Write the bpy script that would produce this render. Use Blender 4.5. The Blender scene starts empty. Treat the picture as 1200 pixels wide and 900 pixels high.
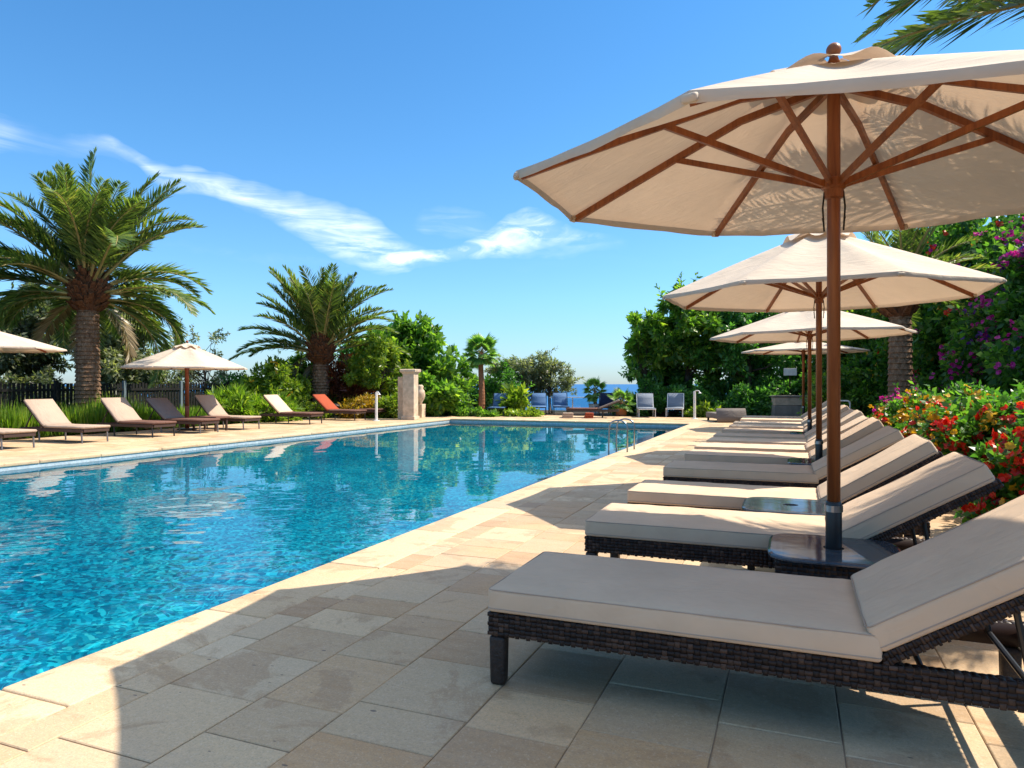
import bpy, math, random
import numpy as np
from mathutils import Vector, Matrix

R_ = math.radians
PI = math.pi
rng = np.random.default_rng(11)
random.seed(5)
sc = bpy.context.scene
col = sc.collection
CAUSTIC = True

# ------------------------------------------------------------------ frame of reference
# +Y runs along the pool, the camera stands on the deck at the origin, 1.25 m up
TH = math.atan(330 / 820)
CT, ST = math.cos(TH), math.sin(TH)
HC = 1.25


def spot(px, D):
    """ground position seen in photo column px at distance D along the view axis"""
    X = (px - 600) / 820 * D
    return (X * CT - D * ST, X * ST + D * CT)


def zat(py, D):
    return HC + (450 - py) / 820 * D


# ------------------------------------------------------------------ node helpers
class NT:
    def __init__(s, tree):
        s.t = tree
        s.n = tree.nodes
        s.l = tree.links

    def add(s, typ, **kw):
        n = s.n.new(typ)
        for k, v in kw.items():
            if k in n.bl_rna.properties.keys() and k != 'inputs':
                setattr(n, k, v)
        return n

    def put(s, sock, v):
        if isinstance(v, bpy.types.NodeSocket):
            s.l.new(v, sock)
        elif isinstance(v, bpy.types.Node):
            s.l.new(v.outputs[0], sock)
        else:
            if sock.type == 'RGBA' and len(v) == 3:
                v = (*v, 1)
            sock.default_value = v

    def math(s, op, a, b=None, c=None, clamp=False):
        n = s.add('ShaderNodeMath', operation=op)
        n.use_clamp = clamp
        s.put(n.inputs[0], a)
        if b is not None: s.put(n.inputs[1], b)
        if c is not None: s.put(n.inputs[2], c)
        return n.outputs[0]

    def vmath(s, op, a, b=None):
        n = s.add('ShaderNodeVectorMath', operation=op)
        s.put(n.inputs[0], a)
        if b is not None: s.put(n.inputs[1], b)
        return n.outputs['Value'] if op in ('DOT_PRODUCT', 'LENGTH') else n.outputs[0]

    def mix(s, fac, a, b, blend='MIX'):
        n = s.add('ShaderNodeMix', data_type='RGBA', blend_type=blend)
        s.put(n.inputs[0], fac)
        s.put(n.inputs[6], a)
        s.put(n.inputs[7], b)
        return n.outputs[2]

    def ramp(s, fac, stops, interp='LINEAR'):
        n = s.add('ShaderNodeValToRGB')
        cr = n.color_ramp
        cr.interpolation = interp
        while len(cr.elements) < len(stops): cr.elements.new(0.5)
        for e, (p, c) in zip(cr.elements, stops):
            e.position = p
            e.color = (*c, 1) if len(c) == 3 else c
        s.put(n.inputs[0], fac)
        return n.outputs[0]

    def maprange(s, v, a, b, c=0.0, d=1.0, smooth=False):
        n = s.add('ShaderNodeMapRange')
        if smooth: n.interpolation_type = 'SMOOTHSTEP'
        s.put(n.inputs[0], v)
        for i, q in enumerate((a, b, c, d)): n.inputs[i + 1].default_value = q
        return n.outputs[0]

    def noise(s, vec, scale, detail=3, rough=.55, dist=0.0):
        n = s.add('ShaderNodeTexNoise')
        if vec is not None: s.put(n.inputs['Vector'], vec)
        n.inputs['Scale'].default_value = scale
        n.inputs['Detail'].default_value = detail
        n.inputs['Roughness'].default_value = rough
        n.inputs['Distortion'].default_value = dist
        return n.outputs['Fac']

    def mapping(s, vec, scale=(1, 1, 1), rot=(0, 0, 0), loc=(0, 0, 0)):
        n = s.add('ShaderNodeMapping')
        s.put(n.inputs['Vector'], vec)
        n.inputs['Scale'].default_value = scale
        n.inputs['Rotation'].default_value = rot
        n.inputs['Location'].default_value = loc
        return n.outputs[0]

    def bump(s, h, strength=.3, dist=.01, normal=None):
        n = s.add('ShaderNodeBump')
        n.inputs['Strength'].default_value = strength
        n.inputs['Distance'].default_value = dist
        s.put(n.inputs['Height'], h)
        if normal is not None: s.put(n.inputs['Normal'], normal)
        return n.outputs[0]


def new_mat(name):
    m = bpy.data.materials.new(name)
    m.use_nodes = True
    t = NT(m.node_tree)
    t.n.clear()
    out = t.add('ShaderNodeOutputMaterial')
    return m, t, out


def principled(t, base, rough=.6, spec=.4, normal=None, metallic=0.0):
    p = t.add('ShaderNodeBsdfPrincipled')
    t.put(p.inputs['Base Color'], base)
    t.put(p.inputs['Roughness'], rough)
    t.put(p.inputs['Specular IOR Level'], spec)
    t.put(p.inputs['Metallic'], metallic)
    if normal is not None: t.put(p.inputs['Normal'], normal)
    return p


def objco(t): return t.add('ShaderNodeTexCoord').outputs['Object']
def geo(t): return t.add('ShaderNodeNewGeometry')


MATS = {}


def simple(name, c, rough=.6, spec=.4, var=.12, scale=6, bump=0.0, metallic=0.0, bscale=60):
    if name in MATS: return MATS[name]
    m, t, out = new_mat(name)
    co = objco(t)
    n = t.noise(co, scale, 4)
    lo = tuple(max(0, x * (1 - var)) for x in c)
    hi = tuple(min(1, x * (1 + var)) for x in c)
    base = t.ramp(n, [(.3, lo), (.7, hi)])
    nm = None
    if bump: nm = t.bump(t.noise(co, bscale, 3), bump, .01)
    p = principled(t, base, rough, spec, nm, metallic)
    t.l.new(p.outputs[0], out.inputs[0])
    MATS[name] = m
    return m


def leaf_mat(name, stops, transl=.4, rough=.38, spec=.5, tboost=(1.5, 1.6, .6)):
    """foliage: every leaf takes its own tone from the ramp; light passes through the blade"""
    if name in MATS: return MATS[name]
    m, t, out = new_mat(name)
    g = geo(t)
    r = g.outputs['Random Per Island']
    big = t.noise(objco(t), .9, 2)
    f = t.math('ADD', t.math('MULTIPLY', r, .7), t.math('MULTIPLY', big, .45))
    c = t.ramp(t.math('SUBTRACT', f, .08, clamp=True), stops)
    p = principled(t, c, rough, spec)
    tr = t.add('ShaderNodeBsdfTranslucent')
    t.put(tr.inputs[0], t.mix(1.0, c, tboost, 'MULTIPLY'))
    mx = t.add('ShaderNodeMixShader')
    mx.inputs[0].default_value = transl
    t.l.new(p.outputs[0], mx.inputs[1])
    t.l.new(tr.outputs[0], mx.inputs[2])
    t.l.new(mx.outputs[0], out.inputs[0])
    MATS[name] = m
    return m


# ------------------------------------------------------------------ materials
def make_stone(name, ramp, streak=.32):
    m, t, out = new_mat(name)
    g = geo(t)
    r = g.outputs['Random Per Island']
    co = objco(t)
    off = t.add('ShaderNodeCombineXYZ')
    t.put(off.inputs[0], t.math('MULTIPLY', r, 37.0))
    t.put(off.inputs[1], t.math('MULTIPLY', r, 91.0))
    t.put(off.inputs[2], t.math('MULTIPLY', r, 13.0))
    cv = t.vmath('ADD', co, off.outputs[0])
    base = t.ramp(r, ramp, 'LINEAR')
    st = t.noise(t.mapping(cv, (1.6, 7.0, 1)), 2.2, 9, .72, .5)
    blot = t.noise(cv, 2.3, 9, .68, .7)
    ochre = t.maprange(blot, .53, .58)
    base = t.mix(t.math('MULTIPLY', ochre, .62), base, (.42, .25, .12))
    base = t.mix(t.maprange(st, .40, .62, 0, streak), base, (.70, .53, .35))
    gr = t.noise(cv, 45, 6, .8)
    base = t.mix(t.maprange(gr, .35, .65, 0, .30), base, (.30, .24, .18))
    fine = t.noise(cv, 150, 3, .7)
    base = t.mix(t.maprange(fine, .50, .68, 0, .38), base, (.20, .15, .11))
    base = t.mix(t.maprange(t.noise(cv, 95, 3, .7), .55, .70, 0, .30), base, (.78, .68, .54))
    grime = t.noise(co, .55, 4, .65)
    base = t.mix(t.maprange(grime, .48, .72, 0, .4), base, (.34, .29, .24))
    v = t.add('ShaderNodeTexVoronoi')
    t.put(v.inputs['Vector'], t.mapping(cv, (1, 2.2, 1)))
    v.inputs['Scale'].default_value = 9
    pit = t.math('LESS_THAN', v.outputs['Distance'], t.maprange(t.noise(cv, 5, 2), .48, .72, 0, .16))
    base = t.mix(t.math('MULTIPLY', pit, .75), base, (.12, .09, .07))
    h = t.math('SUBTRACT', t.math('ADD', t.math('ADD', t.math('MULTIPLY', gr, .5), t.math('MULTIPLY', fine, .25)), t.math('MULTIPLY', st, .6)), t.math('MULTIPLY', pit, .8))
    nm = t.bump(h, .55, .010)
    p = principled(t, base, t.maprange(gr, .2, .8, .55, .8), .3, nm)
    t.l.new(p.outputs[0], out.inputs[0])
    MATS[name] = m
    return m


STONE = make_stone('limestone_paver', [(0, (0.709, 0.473, 0.255)), (.12, (0.419, 0.242, 0.109)), (.24, (0.726, 0.532, 0.312)), (.36, (0.505, 0.342, 0.189)), (.48, (0.675, 0.490, 0.284)),
                                       (.58, (0.556, 0.317, 0.137)), (.7, (0.726, 0.556, 0.350)), (.82, (0.455, 0.301, 0.160)), (.9, (0.692, 0.490, 0.276)), (1, (0.488, 0.276, 0.116))], .22)
COPE = make_stone('limestone_coping', [(0, (.68, 0.495, 0.284)), (.5, (.72, 0.543, 0.327)), (1, (.60, 0.417, 0.224))], .35)
GROUT = simple('grout', (.30, .24, .18), .9, .1)
SOIL = simple('soil', (.06, .045, .03), .95, .1, .4, 3, .6)


def make_cloth(name, c, weave=900, transl=0.0, tcol=None, wrinkle=.4, sheen=True):
    m, t, out = new_mat(name)
    co = objco(t)
    n = t.noise(co, 2.2, 4, .6)
    base = t.ramp(n, [(.3, tuple(x * .9 for x in c)), (.7, tuple(min(1, x * 1.06) for x in c))])
    st = t.noise(co, 11, 4, .7)
    base = t.mix(t.maprange(st, .58, .8, 0, .25), base, tuple(x * .72 for x in c))
    w = t.add('ShaderNodeTexWave')
    t.put(w.inputs['Vector'], co)
    w.inputs['Scale'].default_value = weave / 6
    w.inputs['Distortion'].default_value = 1.0
    fold = t.noise(t.mapping(co, (2.5, 6, 3)), 1.6, 3, .5, .8)
    h = t.math('ADD', t.math('MULTIPLY', fold, 1.0), t.math('MULTIPLY', w.outputs['Fac'], .012))
    nm = t.bump(h, wrinkle, .05)
    p = principled(t, base, .85, .15, nm)
    if transl:
        tr = t.add('ShaderNodeBsdfTranslucent')
        t.put(tr.inputs[0], tcol or c)
        t.l.new(nm, tr.inputs['Normal'])
        mx = t.add('ShaderNodeMixShader')
        mx.inputs[0].default_value = transl
        t.l.new(p.outputs[0], mx.inputs[1])
        t.l.new(tr.outputs[0], mx.inputs[2])
        t.l.new(mx.outputs[0], out.inputs[0])
    else:
        t.l.new(p.outputs[0], out.inputs[0])
    MATS[name] = m
    return m


CUSHION = make_cloth('cushion_fabric', (.64, .48, .335))
PIPING = make_cloth('piping_fabric', (.42, .33, .26))
CANVAS = make_cloth('umbrella_canvas', (.72, .61, .49), transl=.25, tcol=(.56, .39, .26), wrinkle=.35)
TAUPE = make_cloth('taupe_fabric', (.42, .315, .24))
DARKTAUPE = make_cloth('dark_taupe_fabric', (.22, .18, .16))
ORANGE = make_cloth('orange_towel', (.36, .075, .035))
BROWNCLOTH = make_cloth('brown_cover', (.16, .085, .065))
GREYMESH = make_cloth('grey_mesh_fabric', (.20, .23, .28))
BLUECLOTH = make_cloth('blue_mesh_fabric', (.09, .17, .32))
NAVYCLOTH = make_cloth('navy_fabric', (.012, .02, .05))
GREYBROWN = make_cloth('grey_brown_fabric', (.17, .15, .14))


def make_wood(name, c1, c2, sc_=1.0):
    m, t, out = new_mat(name)
    co = objco(t)
    g = t.noise(t.mapping(co, (22 * sc_, 22 * sc_, 1.2 * sc_)), 1.0, 5, .65, .8)
    base = t.ramp(g, [(.25, c1), (.75, c2)])
    kn = t.noise(t.mapping(co, (5, 5, 1.5)), 1.2, 2)
    base = t.mix(t.maprange(kn, .55, .75, 0, .45), base, tuple(x * .5 for x in c1))
    nm = t.bump(g, .15, .003)
    p = principled(t, base, t.maprange(g, .2, .8, .32, .5), .4, nm)
    t.l.new(p.outputs[0], out.inputs[0])
    MATS[name] = m
    return m


TEAK = make_wood('varnished_teak', (.15, .036, .010), (.39, .125, .034))
REDWOOD = make_wood('red_teak', (.20, .05, .02), (.34, .09, .04))
DARKWOOD = make_wood('dark_wood', (.03, .018, .012), (.075, .045, .03))


def make_wicker():
    m, t, out = new_mat('dark_wicker')
    r = geo(t).outputs['Random Per Island']
    c = t.ramp(r, [(0, (.010, .005, .004)), (.5, (.022, .011, .008)), (.8, (.038, .020, .013)), (1, (.075, .043, .029))])
    n = t.noise(objco(t), 150, 2)
    nm = t.bump(n, .25, .002)
    p = principled(t, c, .45, .3, nm)
    t.l.new(p.outputs[0], out.inputs[0])
    MATS['dark_wicker'] = m
    return m


WICKER = make_wicker()
BLACKMETAL = simple('black_metal', (.012, .012, .013), .4, .5)
GREYMETAL = simple('grey_metal', (.18, .17, .17), .35, .5, metallic=.4)
LADDERSTEEL = simple('ladder_steel', (.30, .31, .33), .28, .5, .1, metallic=1.0)
STEEL = simple('polished_steel', (.62, .63, .65), .15, .5, .05, metallic=1.0)
WHITEPAINT = simple('white_paint', (.72, .72, .70), .45, .4)
PILLARSTONE = simple('pillar_stone', (.56, .43, .31), .8, .25, .25, 5, .4, bscale=25)
GREYSTONE = simple('grey_stone', (.26, .225, .19), .85, .2, .25, 4, .4, bscale=25)
DARKFENCE = simple('dark_fence_wood', (.010, .010, .009), .75, .25, .5, 4, .3)
GREYPOST = simple('grey_post_paint', (.13, .17, .19), .6, .3)
CORD = simple('dark_cord', (.03, .025, .02), .8, .2)
ROPE = simple('cream_cord', (.4, .33, .25), .8, .2)
TERRACOTTA = simple('terracotta', (.5, .17, .08), .8, .2)
WHITEPOT = simple('white_pot', (.6, .6, .58), .6, .3)


def make_tabletop():
    m, t, out = new_mat('table_glass')
    co = objco(t)
    n = t.noise(co, 14, 3)
    p = principled(t, t.ramp(n, [(.3, (.045, .06, .08)), (.7, (.08, .10, .125))]), .07, .7, t.bump(t.noise(co, 5, 2), .05, .02))
    tr = t.add('ShaderNodeBsdfTransparent')
    tr.inputs[0].default_value = (.75, .85, .95, 1)
    mx = t.add('ShaderNodeMixShader')
    mx.inputs[0].default_value = .3
    t.l.new(p.outputs[0], mx.inputs[1])
    t.l.new(tr.outputs[0], mx.inputs[2])
    t.l.new(mx.outputs[0], out.inputs[0])
    return m


TABLEGLASS = make_tabletop()


def make_glass():
    m, t, out = new_mat('railing_glass')
    gl = t.add('ShaderNodeBsdfGlossy')
    gl.inputs['Roughness'].default_value = .02
    tr = t.add('ShaderNodeBsdfTransparent')
    tr.inputs[0].default_value = (.72, .87, .9, 1)
    fr = t.add('ShaderNodeFresnel')
    mx = t.add('ShaderNodeMixShader')
    t.l.new(fr.outputs[0], mx.inputs[0])
    t.l.new(tr.outputs[0], mx.inputs[1])
    t.l.new(gl.outputs[0], mx.inputs[2])
    t.l.new(mx.outputs[0], out.inputs[0])
    return m


GLASS = make_glass()


def make_bark(name, c1, c2, c3):
    m, t, out = new_mat(name)
    co = objco(t)
    n = t.noise(t.mapping(co, (3, 3, 1.5)), 4, 5, .7, 1)
    base = t.ramp(n, [(.25, c1), (.55, c2), (.8, c3)])
    p = principled(t, base, .9, .15, t.bump(n, .7, .04))
    t.l.new(p.outputs[0], out.inputs[0])
    MATS[name] = m
    return m


PALMBARK = make_bark('palm_bark', (.06, .032, .018), (.23, .14, .085), (.42, .29, .19))
BOOT = make_bark('palm_boot', (.05, .022, .012), (.16, .065, .03), (.30, .15, .08))
BARK = make_bark('tree_bark', (.03, .023, .017), (.09, .07, .055), (.19, .155, .13))
REDBARK = make_bark('red_bark', (.16, .065, .035), (.34, .15, .08), (.46, .23, .14))
FRUITSTALK = simple('fruit_stalk', (.42, .19, .03), .7, .2, .4)

FROND = leaf_mat('palm_frond', [(0, (0.0359, 0.0651, 0.0266)), (0.4, (0.0897, 0.1527, 0.0417)), (0.75, (0.1906, 0.2646, 0.0664)), (1, (0.4485, 0.3867, 0.1328))], 0.38, .38, .5)
DEADFROND = leaf_mat('dry_frond', [(0, (.14, .10, .05)), (.6, (.30, .23, .13)), (1, (.42, .34, .22))], .25)
FANLEAF = leaf_mat('fan_palm_leaf', [(0, (0.0655, 0.1475, 0.0458)), (0.6, (0.1638, 0.3276, 0.0786)), (1, (0.4586, 0.6552, 0.1638))], 0.5)
OLIVE = leaf_mat('olive_leaf', [(0, (0.0834, 0.1071, 0.0713)), (0.5, (0.1786, 0.2141, 0.131)), (1, (0.3809, 0.3927, 0.238))], 0.5)
OLIVEDARK = leaf_mat('grey_green_leaf', [(0, (0.045, 0.0675, 0.0495)), (0.5, (0.1125, 0.1463, 0.09)), (1, (0.2925, 0.2925, 0.1688))], 0.5)
BROAD = leaf_mat('broad_leaf', [(0, (0.0345, 0.0978, 0.0207)), (0.45, (0.0978, 0.2185, 0.0345)), (0.8, (0.2185, 0.368, 0.0517)), (1, (0.483, 0.552, 0.1035))], 0.58)
BROADDARK = leaf_mat('dark_leaf', [(0, (0.0259, 0.0867, 0.0259)), (0.5, (0.0649, 0.1952, 0.0433)), (0.85, (0.1517, 0.3686, 0.078)), (1, (0.3468, 0.6503, 0.13))], 0.55)
LIME = leaf_mat('lime_leaf', [(0, (0.0747, 0.1495, 0.0179)), (0.5, (0.1794, 0.284, 0.0299)), (1, (0.4036, 0.4485, 0.0598))], 0.5)
YELLOWLEAF = leaf_mat('croton_leaf', [(0, (0.12, 0.12, 0.0144)), (0.4, (0.324, 0.24, 0.024)), (0.75, (0.48, 0.264, 0.024)), (1, (0.216, 0.264, 0.036))], 0.45)
REDLEAF = leaf_mat('red_leaf', [(0, (.06, .018, .012)), (.5, (.16, .04, .02)), (1, (.32, .12, .04))], .4)
GRASSBLADE = leaf_mat('grass_blade', [(0, (.05, .11, .015)), (.35, (.13, .25, .025)), (.7, (.22, .33, .04)), (.9, (.38, .42, .09)), (1, (.46, .38, .17))], 0.55)
RED = leaf_mat('red_petal', [(0, (.55, .014, .008)), (.6, (.74, .028, .012)), (1, (.74, .12, .02))], .35, tboost=(1.2, .8, .8))
MAGENTA = leaf_mat('magenta_petal', [(0, (.36, .010, .18)), (.6, (.62, .016, .30)), (1, (.66, .07, .34))], .4, tboost=(1.2, .9, 1.2))
PURPLE = leaf_mat('purple_petal', [(0, (.10, .012, .22)), (1, (.24, .03, .42))], .4, tboost=(1.1, .9, 1.2))
YELLOW = leaf_mat('yellow_petal', [(0, (.60, .30, .01)), (.6, (.66, .42, .02)), (1, (.66, .24, .02))], .35, tboost=(1.1, 1.1, .7))


# ------------------------------------------------------------------ mesh helpers
class MB:
    def __init__(s):
        s.v = []
        s.f = []
        s.n = 0

    def add(s, verts, faces):
        verts = np.asarray(verts, float).reshape(-1, 3)
        s.v.append(verts)
        o = s.n
        s.f.extend([tuple(i + o for i in f) for f in faces])
        s.n += len(verts)

    def box(s, cx, cy, cz, lx, ly, lz, rot=None, bev=0.0):
        bm_v, bm_f = rbox(lx, ly, lz, bev) if bev else (np.array([(x, y, z) for x in (-lx / 2, lx / 2) for y in (-ly / 2, ly / 2) for z in (-lz / 2, lz / 2)]),
                                                         [(0, 1, 3, 2), (4, 6, 7, 5), (0, 4, 5, 1), (2, 3, 7, 6), (0, 2, 6, 4), (1, 5, 7, 3)])
        if rot is not None: bm_v = bm_v @ np.array(rot.to_3x3()).T
        s.add(bm_v + np.array((cx, cy, cz)), bm_f)

    def tube(s, pts, rad, n=8, caps=True):
        pts = np.asarray(pts, float)
        k = len(pts)
        rad = np.full(k, rad) if np.isscalar(rad) else np.asarray(rad, float)
        tan = np.gradient(pts, axis=0)
        tan /= np.linalg.norm(tan, axis=1)[:, None] + 1e-9
        ref = np.array((0, 0, 1.0)) if abs(tan[0][2]) < .9 else np.array((1.0, 0, 0))
        vs = []
        u = np.cross(tan[0], ref); u /= np.linalg.norm(u)
        for i in range(k):
            u = u - tan[i] * np.dot(u, tan[i]); u /= np.linalg.norm(u) + 1e-9
            w = np.cross(tan[i], u)
            a = np.arange(n) * 2 * PI / n
            vs.append(pts[i] + rad[i] * (np.cos(a)[:, None] * u + np.sin(a)[:, None] * w))
        fs = []
        for i in range(k - 1):
            for j in range(n):
                fs.append((i * n + j, i * n + (j + 1) % n, (i + 1) * n + (j + 1) % n, (i + 1) * n + j))
        if caps:
            fs.append(tuple(range(n - 1, -1, -1)))
            fs.append(tuple((k - 1) * n + j for j in range(n)))
        s.add(np.concatenate(vs), fs)

    def lathe(s, prof, n=16, c=(0, 0, 0)):
        vs = []
        a = np.arange(n) * 2 * PI / n
        for r, z in prof:
            vs.append(np.stack([c[0] + r * np.cos(a), c[1] + r * np.sin(a), np.full(n, c[2] + z)], 1))
        k = len(prof)
        fs = [(i * n + j, i * n + (j + 1) % n, (i + 1) * n + (j + 1) % n, (i + 1) * n + j) for i in range(k - 1) for j in range(n)]
        fs.append(tuple(range(n - 1, -1, -1)))
        fs.append(tuple((k - 1) * n + j for j in range(n)))
        s.add(np.concatenate(vs), fs)

    def grid(s, P):
        """P: (a,b,3) array of points as a quad sheet"""
        a, b = P.shape[:2]
        fs = [(i * b + j, (i + 1) * b + j, (i + 1) * b + j + 1, i * b + j + 1) for i in range(a - 1) for j in range(b - 1)]
        s.add(P.reshape(-1, 3), fs)

    def xform(s, M):
        M = np.array(M)
        s.v = [q @ M[:3, :3].T + M[:3, 3] for q in s.v]
        return s

    def build(s, name, mat, parent=None, smooth=False):
        me = bpy.data.meshes.new(name)
        V = np.concatenate(s.v) if s.v else np.zeros((0, 3))
        me.from_pydata(V.tolist(), [], s.f)
        if smooth: me.polygons.foreach_set('use_smooth', np.ones(len(me.polygons), bool))
        me.materials.append(mat)
        me.update()
        o = bpy.data.objects.new(name, me)
        col.objects.link(o)
        if parent is not None: o.parent = parent
        return o


def quads(name, V, mat, parent=None, smooth=False):
    """fast: V (N,4,3) separate quads"""
    N = len(V)
    me = bpy.data.meshes.new(name)
    me.vertices.add(N * 4)
    me.vertices.foreach_set('co', V.astype(np.float32).ravel())
    me.loops.add(N * 4)
    me.loops.foreach_set('vertex_index', np.arange(N * 4, dtype=np.int32))
    me.polygons.add(N)
    me.polygons.foreach_set('loop_start', np.arange(N, dtype=np.int32) * 4)
    if smooth: me.polygons.foreach_set('use_smooth', np.ones(N, bool))
    me.materials.append(mat)
    me.update(calc_edges=True)
    o = bpy.data.objects.new(name, me)
    col.objects.link(o)
    if parent is not None: o.parent = parent
    return o


def rbox(lx, ly, lz, r, seg=(2, 2, 2), puff=0.0):
    """rounded box: a subdivided box pulled onto a rounded hull"""
    def line(l, k):
        h = l / 2
        e = [-h, -h + r * .3, -h + r * .65, -h + r]
        mid = list(np.linspace(-h + r, h - r, k + 1))[1:-1]
        return np.array(e + mid + [-x for x in e[::-1]])
    xs, ys, zs = line(lx, seg[0]), line(ly, seg[1]), line(lz, seg[2])
    idx = {}
    vs = []
    fs = []

    def vid(i, j, k):
        key = (i, j, k)
        if key not in idx:
            idx[key] = len(vs)
            vs.append((xs[i], ys[j], zs[k]))
        return idx[key]
    nx, ny, nz = len(xs), len(ys), len(zs)
    for i in range(nx - 1):
        for j in range(ny - 1):
            fs.append((vid(i, j, nz - 1), vid(i + 1, j, nz - 1), vid(i + 1, j + 1, nz - 1), vid(i, j + 1, nz - 1)))
            fs.append((vid(i, j, 0), vid(i, j + 1, 0), vid(i + 1, j + 1, 0), vid(i + 1, j, 0)))
    for i in range(nx - 1):
        for k in range(nz - 1):
            fs.append((vid(i, 0, k), vid(i + 1, 0, k), vid(i + 1, 0, k + 1), vid(i, 0, k + 1)))
            fs.append((vid(i, ny - 1, k), vid(i, ny - 1, k + 1), vid(i + 1, ny - 1, k + 1), vid(i + 1, ny - 1, k)))
    for j in range(ny - 1):
        for k in range(nz - 1):
            fs.append((vid(0, j, k), vid(0, j, k + 1), vid(0, j + 1, k + 1), vid(0, j + 1, k)))
            fs.append((vid(nx - 1, j, k), vid(nx - 1, j + 1, k), vid(nx - 1, j + 1, k + 1), vid(nx - 1, j, k + 1)))
    P = np.array(vs)
    inner = np.array([lx / 2 - r, ly / 2 - r, lz / 2 - r])
    q = np.clip(P, -inner, inner)
    d = P - q
    L = np.linalg.norm(d, axis=1)[:, None]
    P = np.where(L > 1e-6, q + d / np.maximum(L, 1e-6) * r, P)
    if puff:
        top = P[:, 2] > 0
        w = np.clip(1 - (2 * P[:, 0] / lx) ** 4, 0, 1) * np.clip(1 - (2 * P[:, 1] / ly) ** 4, 0, 1)
        P[:, 2] += np.where(top, puff * w, 0)
    return P, fs


def empty(name, loc, rz=0.0):
    o = bpy.data.objects.new(name, None)
    col.objects.link(o)
    o.location = loc
    o.rotation_euler = (0, 0, rz)
    return o


def tag(o, label=None, cat=None, group=None, kind=None):
    if label: o['label'] = label
    if cat: o['category'] = cat
    if group: o['group'] = group
    if kind: o['kind'] = kind
    return o


KIDS = {}


def copy_tree(o, parent=None):
    c = o.copy()
    col.objects.link(c)
    c.parent = parent
    for ch in list(o.children): copy_tree(ch, c)
    return c


# ------------------------------------------------------------------ setting: ground, pool, paving, sea
PX0, PX1, PY0, PY1 = -11.5, -3.03, -4.0, 22.6        # pool edges
mb = MB()
gx = [-400, -60, PX0 - .5, PX1 + .5, 60, 400]
gy = [-300, -60, PY0 - .5, PY1 + .5, 33, 60, 90]
def gz(x, y): return -.05 if y <= 33 else (-9 if y <= 60 else -18)
P = np.array([[(x, y, gz(x, y)) for y in gy] for x in gx], float)
fs = []
b = len(gy)
for i in range(len(gx) - 1):
    for j in range(len(gy) - 1):
        if i == 2 and j == 2: continue
        fs.append((i * b + j, (i + 1) * b + j, (i + 1) * b + j + 1, i * b + j + 1))
mb.add(P.reshape(-1, 3), fs)
tag(mb.build('ground', SOIL), kind='structure')

# sea
m, t, out = new_mat('sea_water')
co = objco(t)
nz_ = t.noise(t.mapping(co, (1, 1, 1)), .02, 3)
p = principled(t, t.ramp(nz_, [(.3, (.010, .085, .24)), (.7, (.016, .11, .29))]), .35, .12, t.bump(t.noise(co, .5, 3), .4, .3))
t.l.new(p.outputs[0], out.inputs[0])
mb = MB()
a = np.linspace(0, 2 * PI, 65)[:-1]
rings = [0.0, 200, 2000, 45000]
vs = [(0, 0, -14)]
fs = []
for r in rings[1:]: vs += [(r * math.cos(q), r * math.sin(q), -14) for q in a]
n = 64
for j in range(n): fs.append((0, 1 + j, 1 + (j + 1) % n))
for k in range(len(rings) - 2):
    for j in range(n):
        fs.append((1 + k * n + j, 1 + (k + 1) * n + j, 1 + (k + 1) * n + (j + 1) % n, 1 + k * n + (j + 1) % n))
mb.add(vs, fs)
tag(mb.build('sea', m), kind='structure')

# pool shell: small glass mosaic
m, t, out = new_mat('pool_mosaic')
co = objco(t)
warp = t.noise(co, 5, 2)
v = t.add('ShaderNodeTexVoronoi')
v.feature = 'F1'
t.put(v.inputs['Vector'], t.mapping(co, (1, 1, 1)))
v.inputs['Scale'].default_value = 34
rnd = t.vmath('DOT_PRODUCT', v.outputs['Color'], (1, 0, 0))
big = t.noise(co, .9, 3)
f = t.math('ADD', t.math('MULTIPLY', rnd, .85), t.math('MULTIPLY', t.math('SUBTRACT', big, .5), .7))
base = t.ramp(f, [(.0, (.006, .16, .28)), (.35, (.012, .32, .46)), (.6, (.03, .50, .64)), (.8, (.10, .64, .74)), (1, (.45, .85, .82))])
p = principled(t, base, .3, .4)
t.l.new(p.outputs[0], out.inputs[0])
MOSAIC = m
mb = MB()
e = .02
def rect(mb, a, b, c, d): mb.add([a, b, c, d], [(0, 1, 2, 3)])
x0, x1, y0, y1, zb, zt = PX0 - e, PX1 + e, PY0 - e, PY1 + e, -1.45, -.16
rect(mb, (x0, y0, zb), (x1, y0, zb), (x1, y1, zb), (x0, y1, zb))
for (ax, ay, bx, by) in ((x0, y0, x0, y1), (x1, y1, x1, y0), (x0, y1, x1, y1), (x1, y0, x0, y0)):
    mb.add([(ax, ay, zb), (bx, by, zb), (bx, by, zt), (ax, ay, zt)], [(0, 1, 2, 3)])
so_ = mb.build('pool_shell', MOSAIC)
tag(so_, kind='structure')
if CAUSTIC: so_.cycles.is_caustics_receiver = True
mb = MB()
for (ax, ay, bx, by) in ((x0, y0, x0, y1), (x1, y1, x1, y0), (x0, y1, x1, y1), (x1, y0, x0, y0)):
    mb.add([(ax, ay, zt), (bx, by, zt), (bx, by, -.045), (ax, ay, -.045)], [(0, 1, 2, 3)])
tag(mb.build('pool_waterline', simple('waterline_tile', (.42, .50, .54), .3, .5, .2, 20)), kind='structure')

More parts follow.
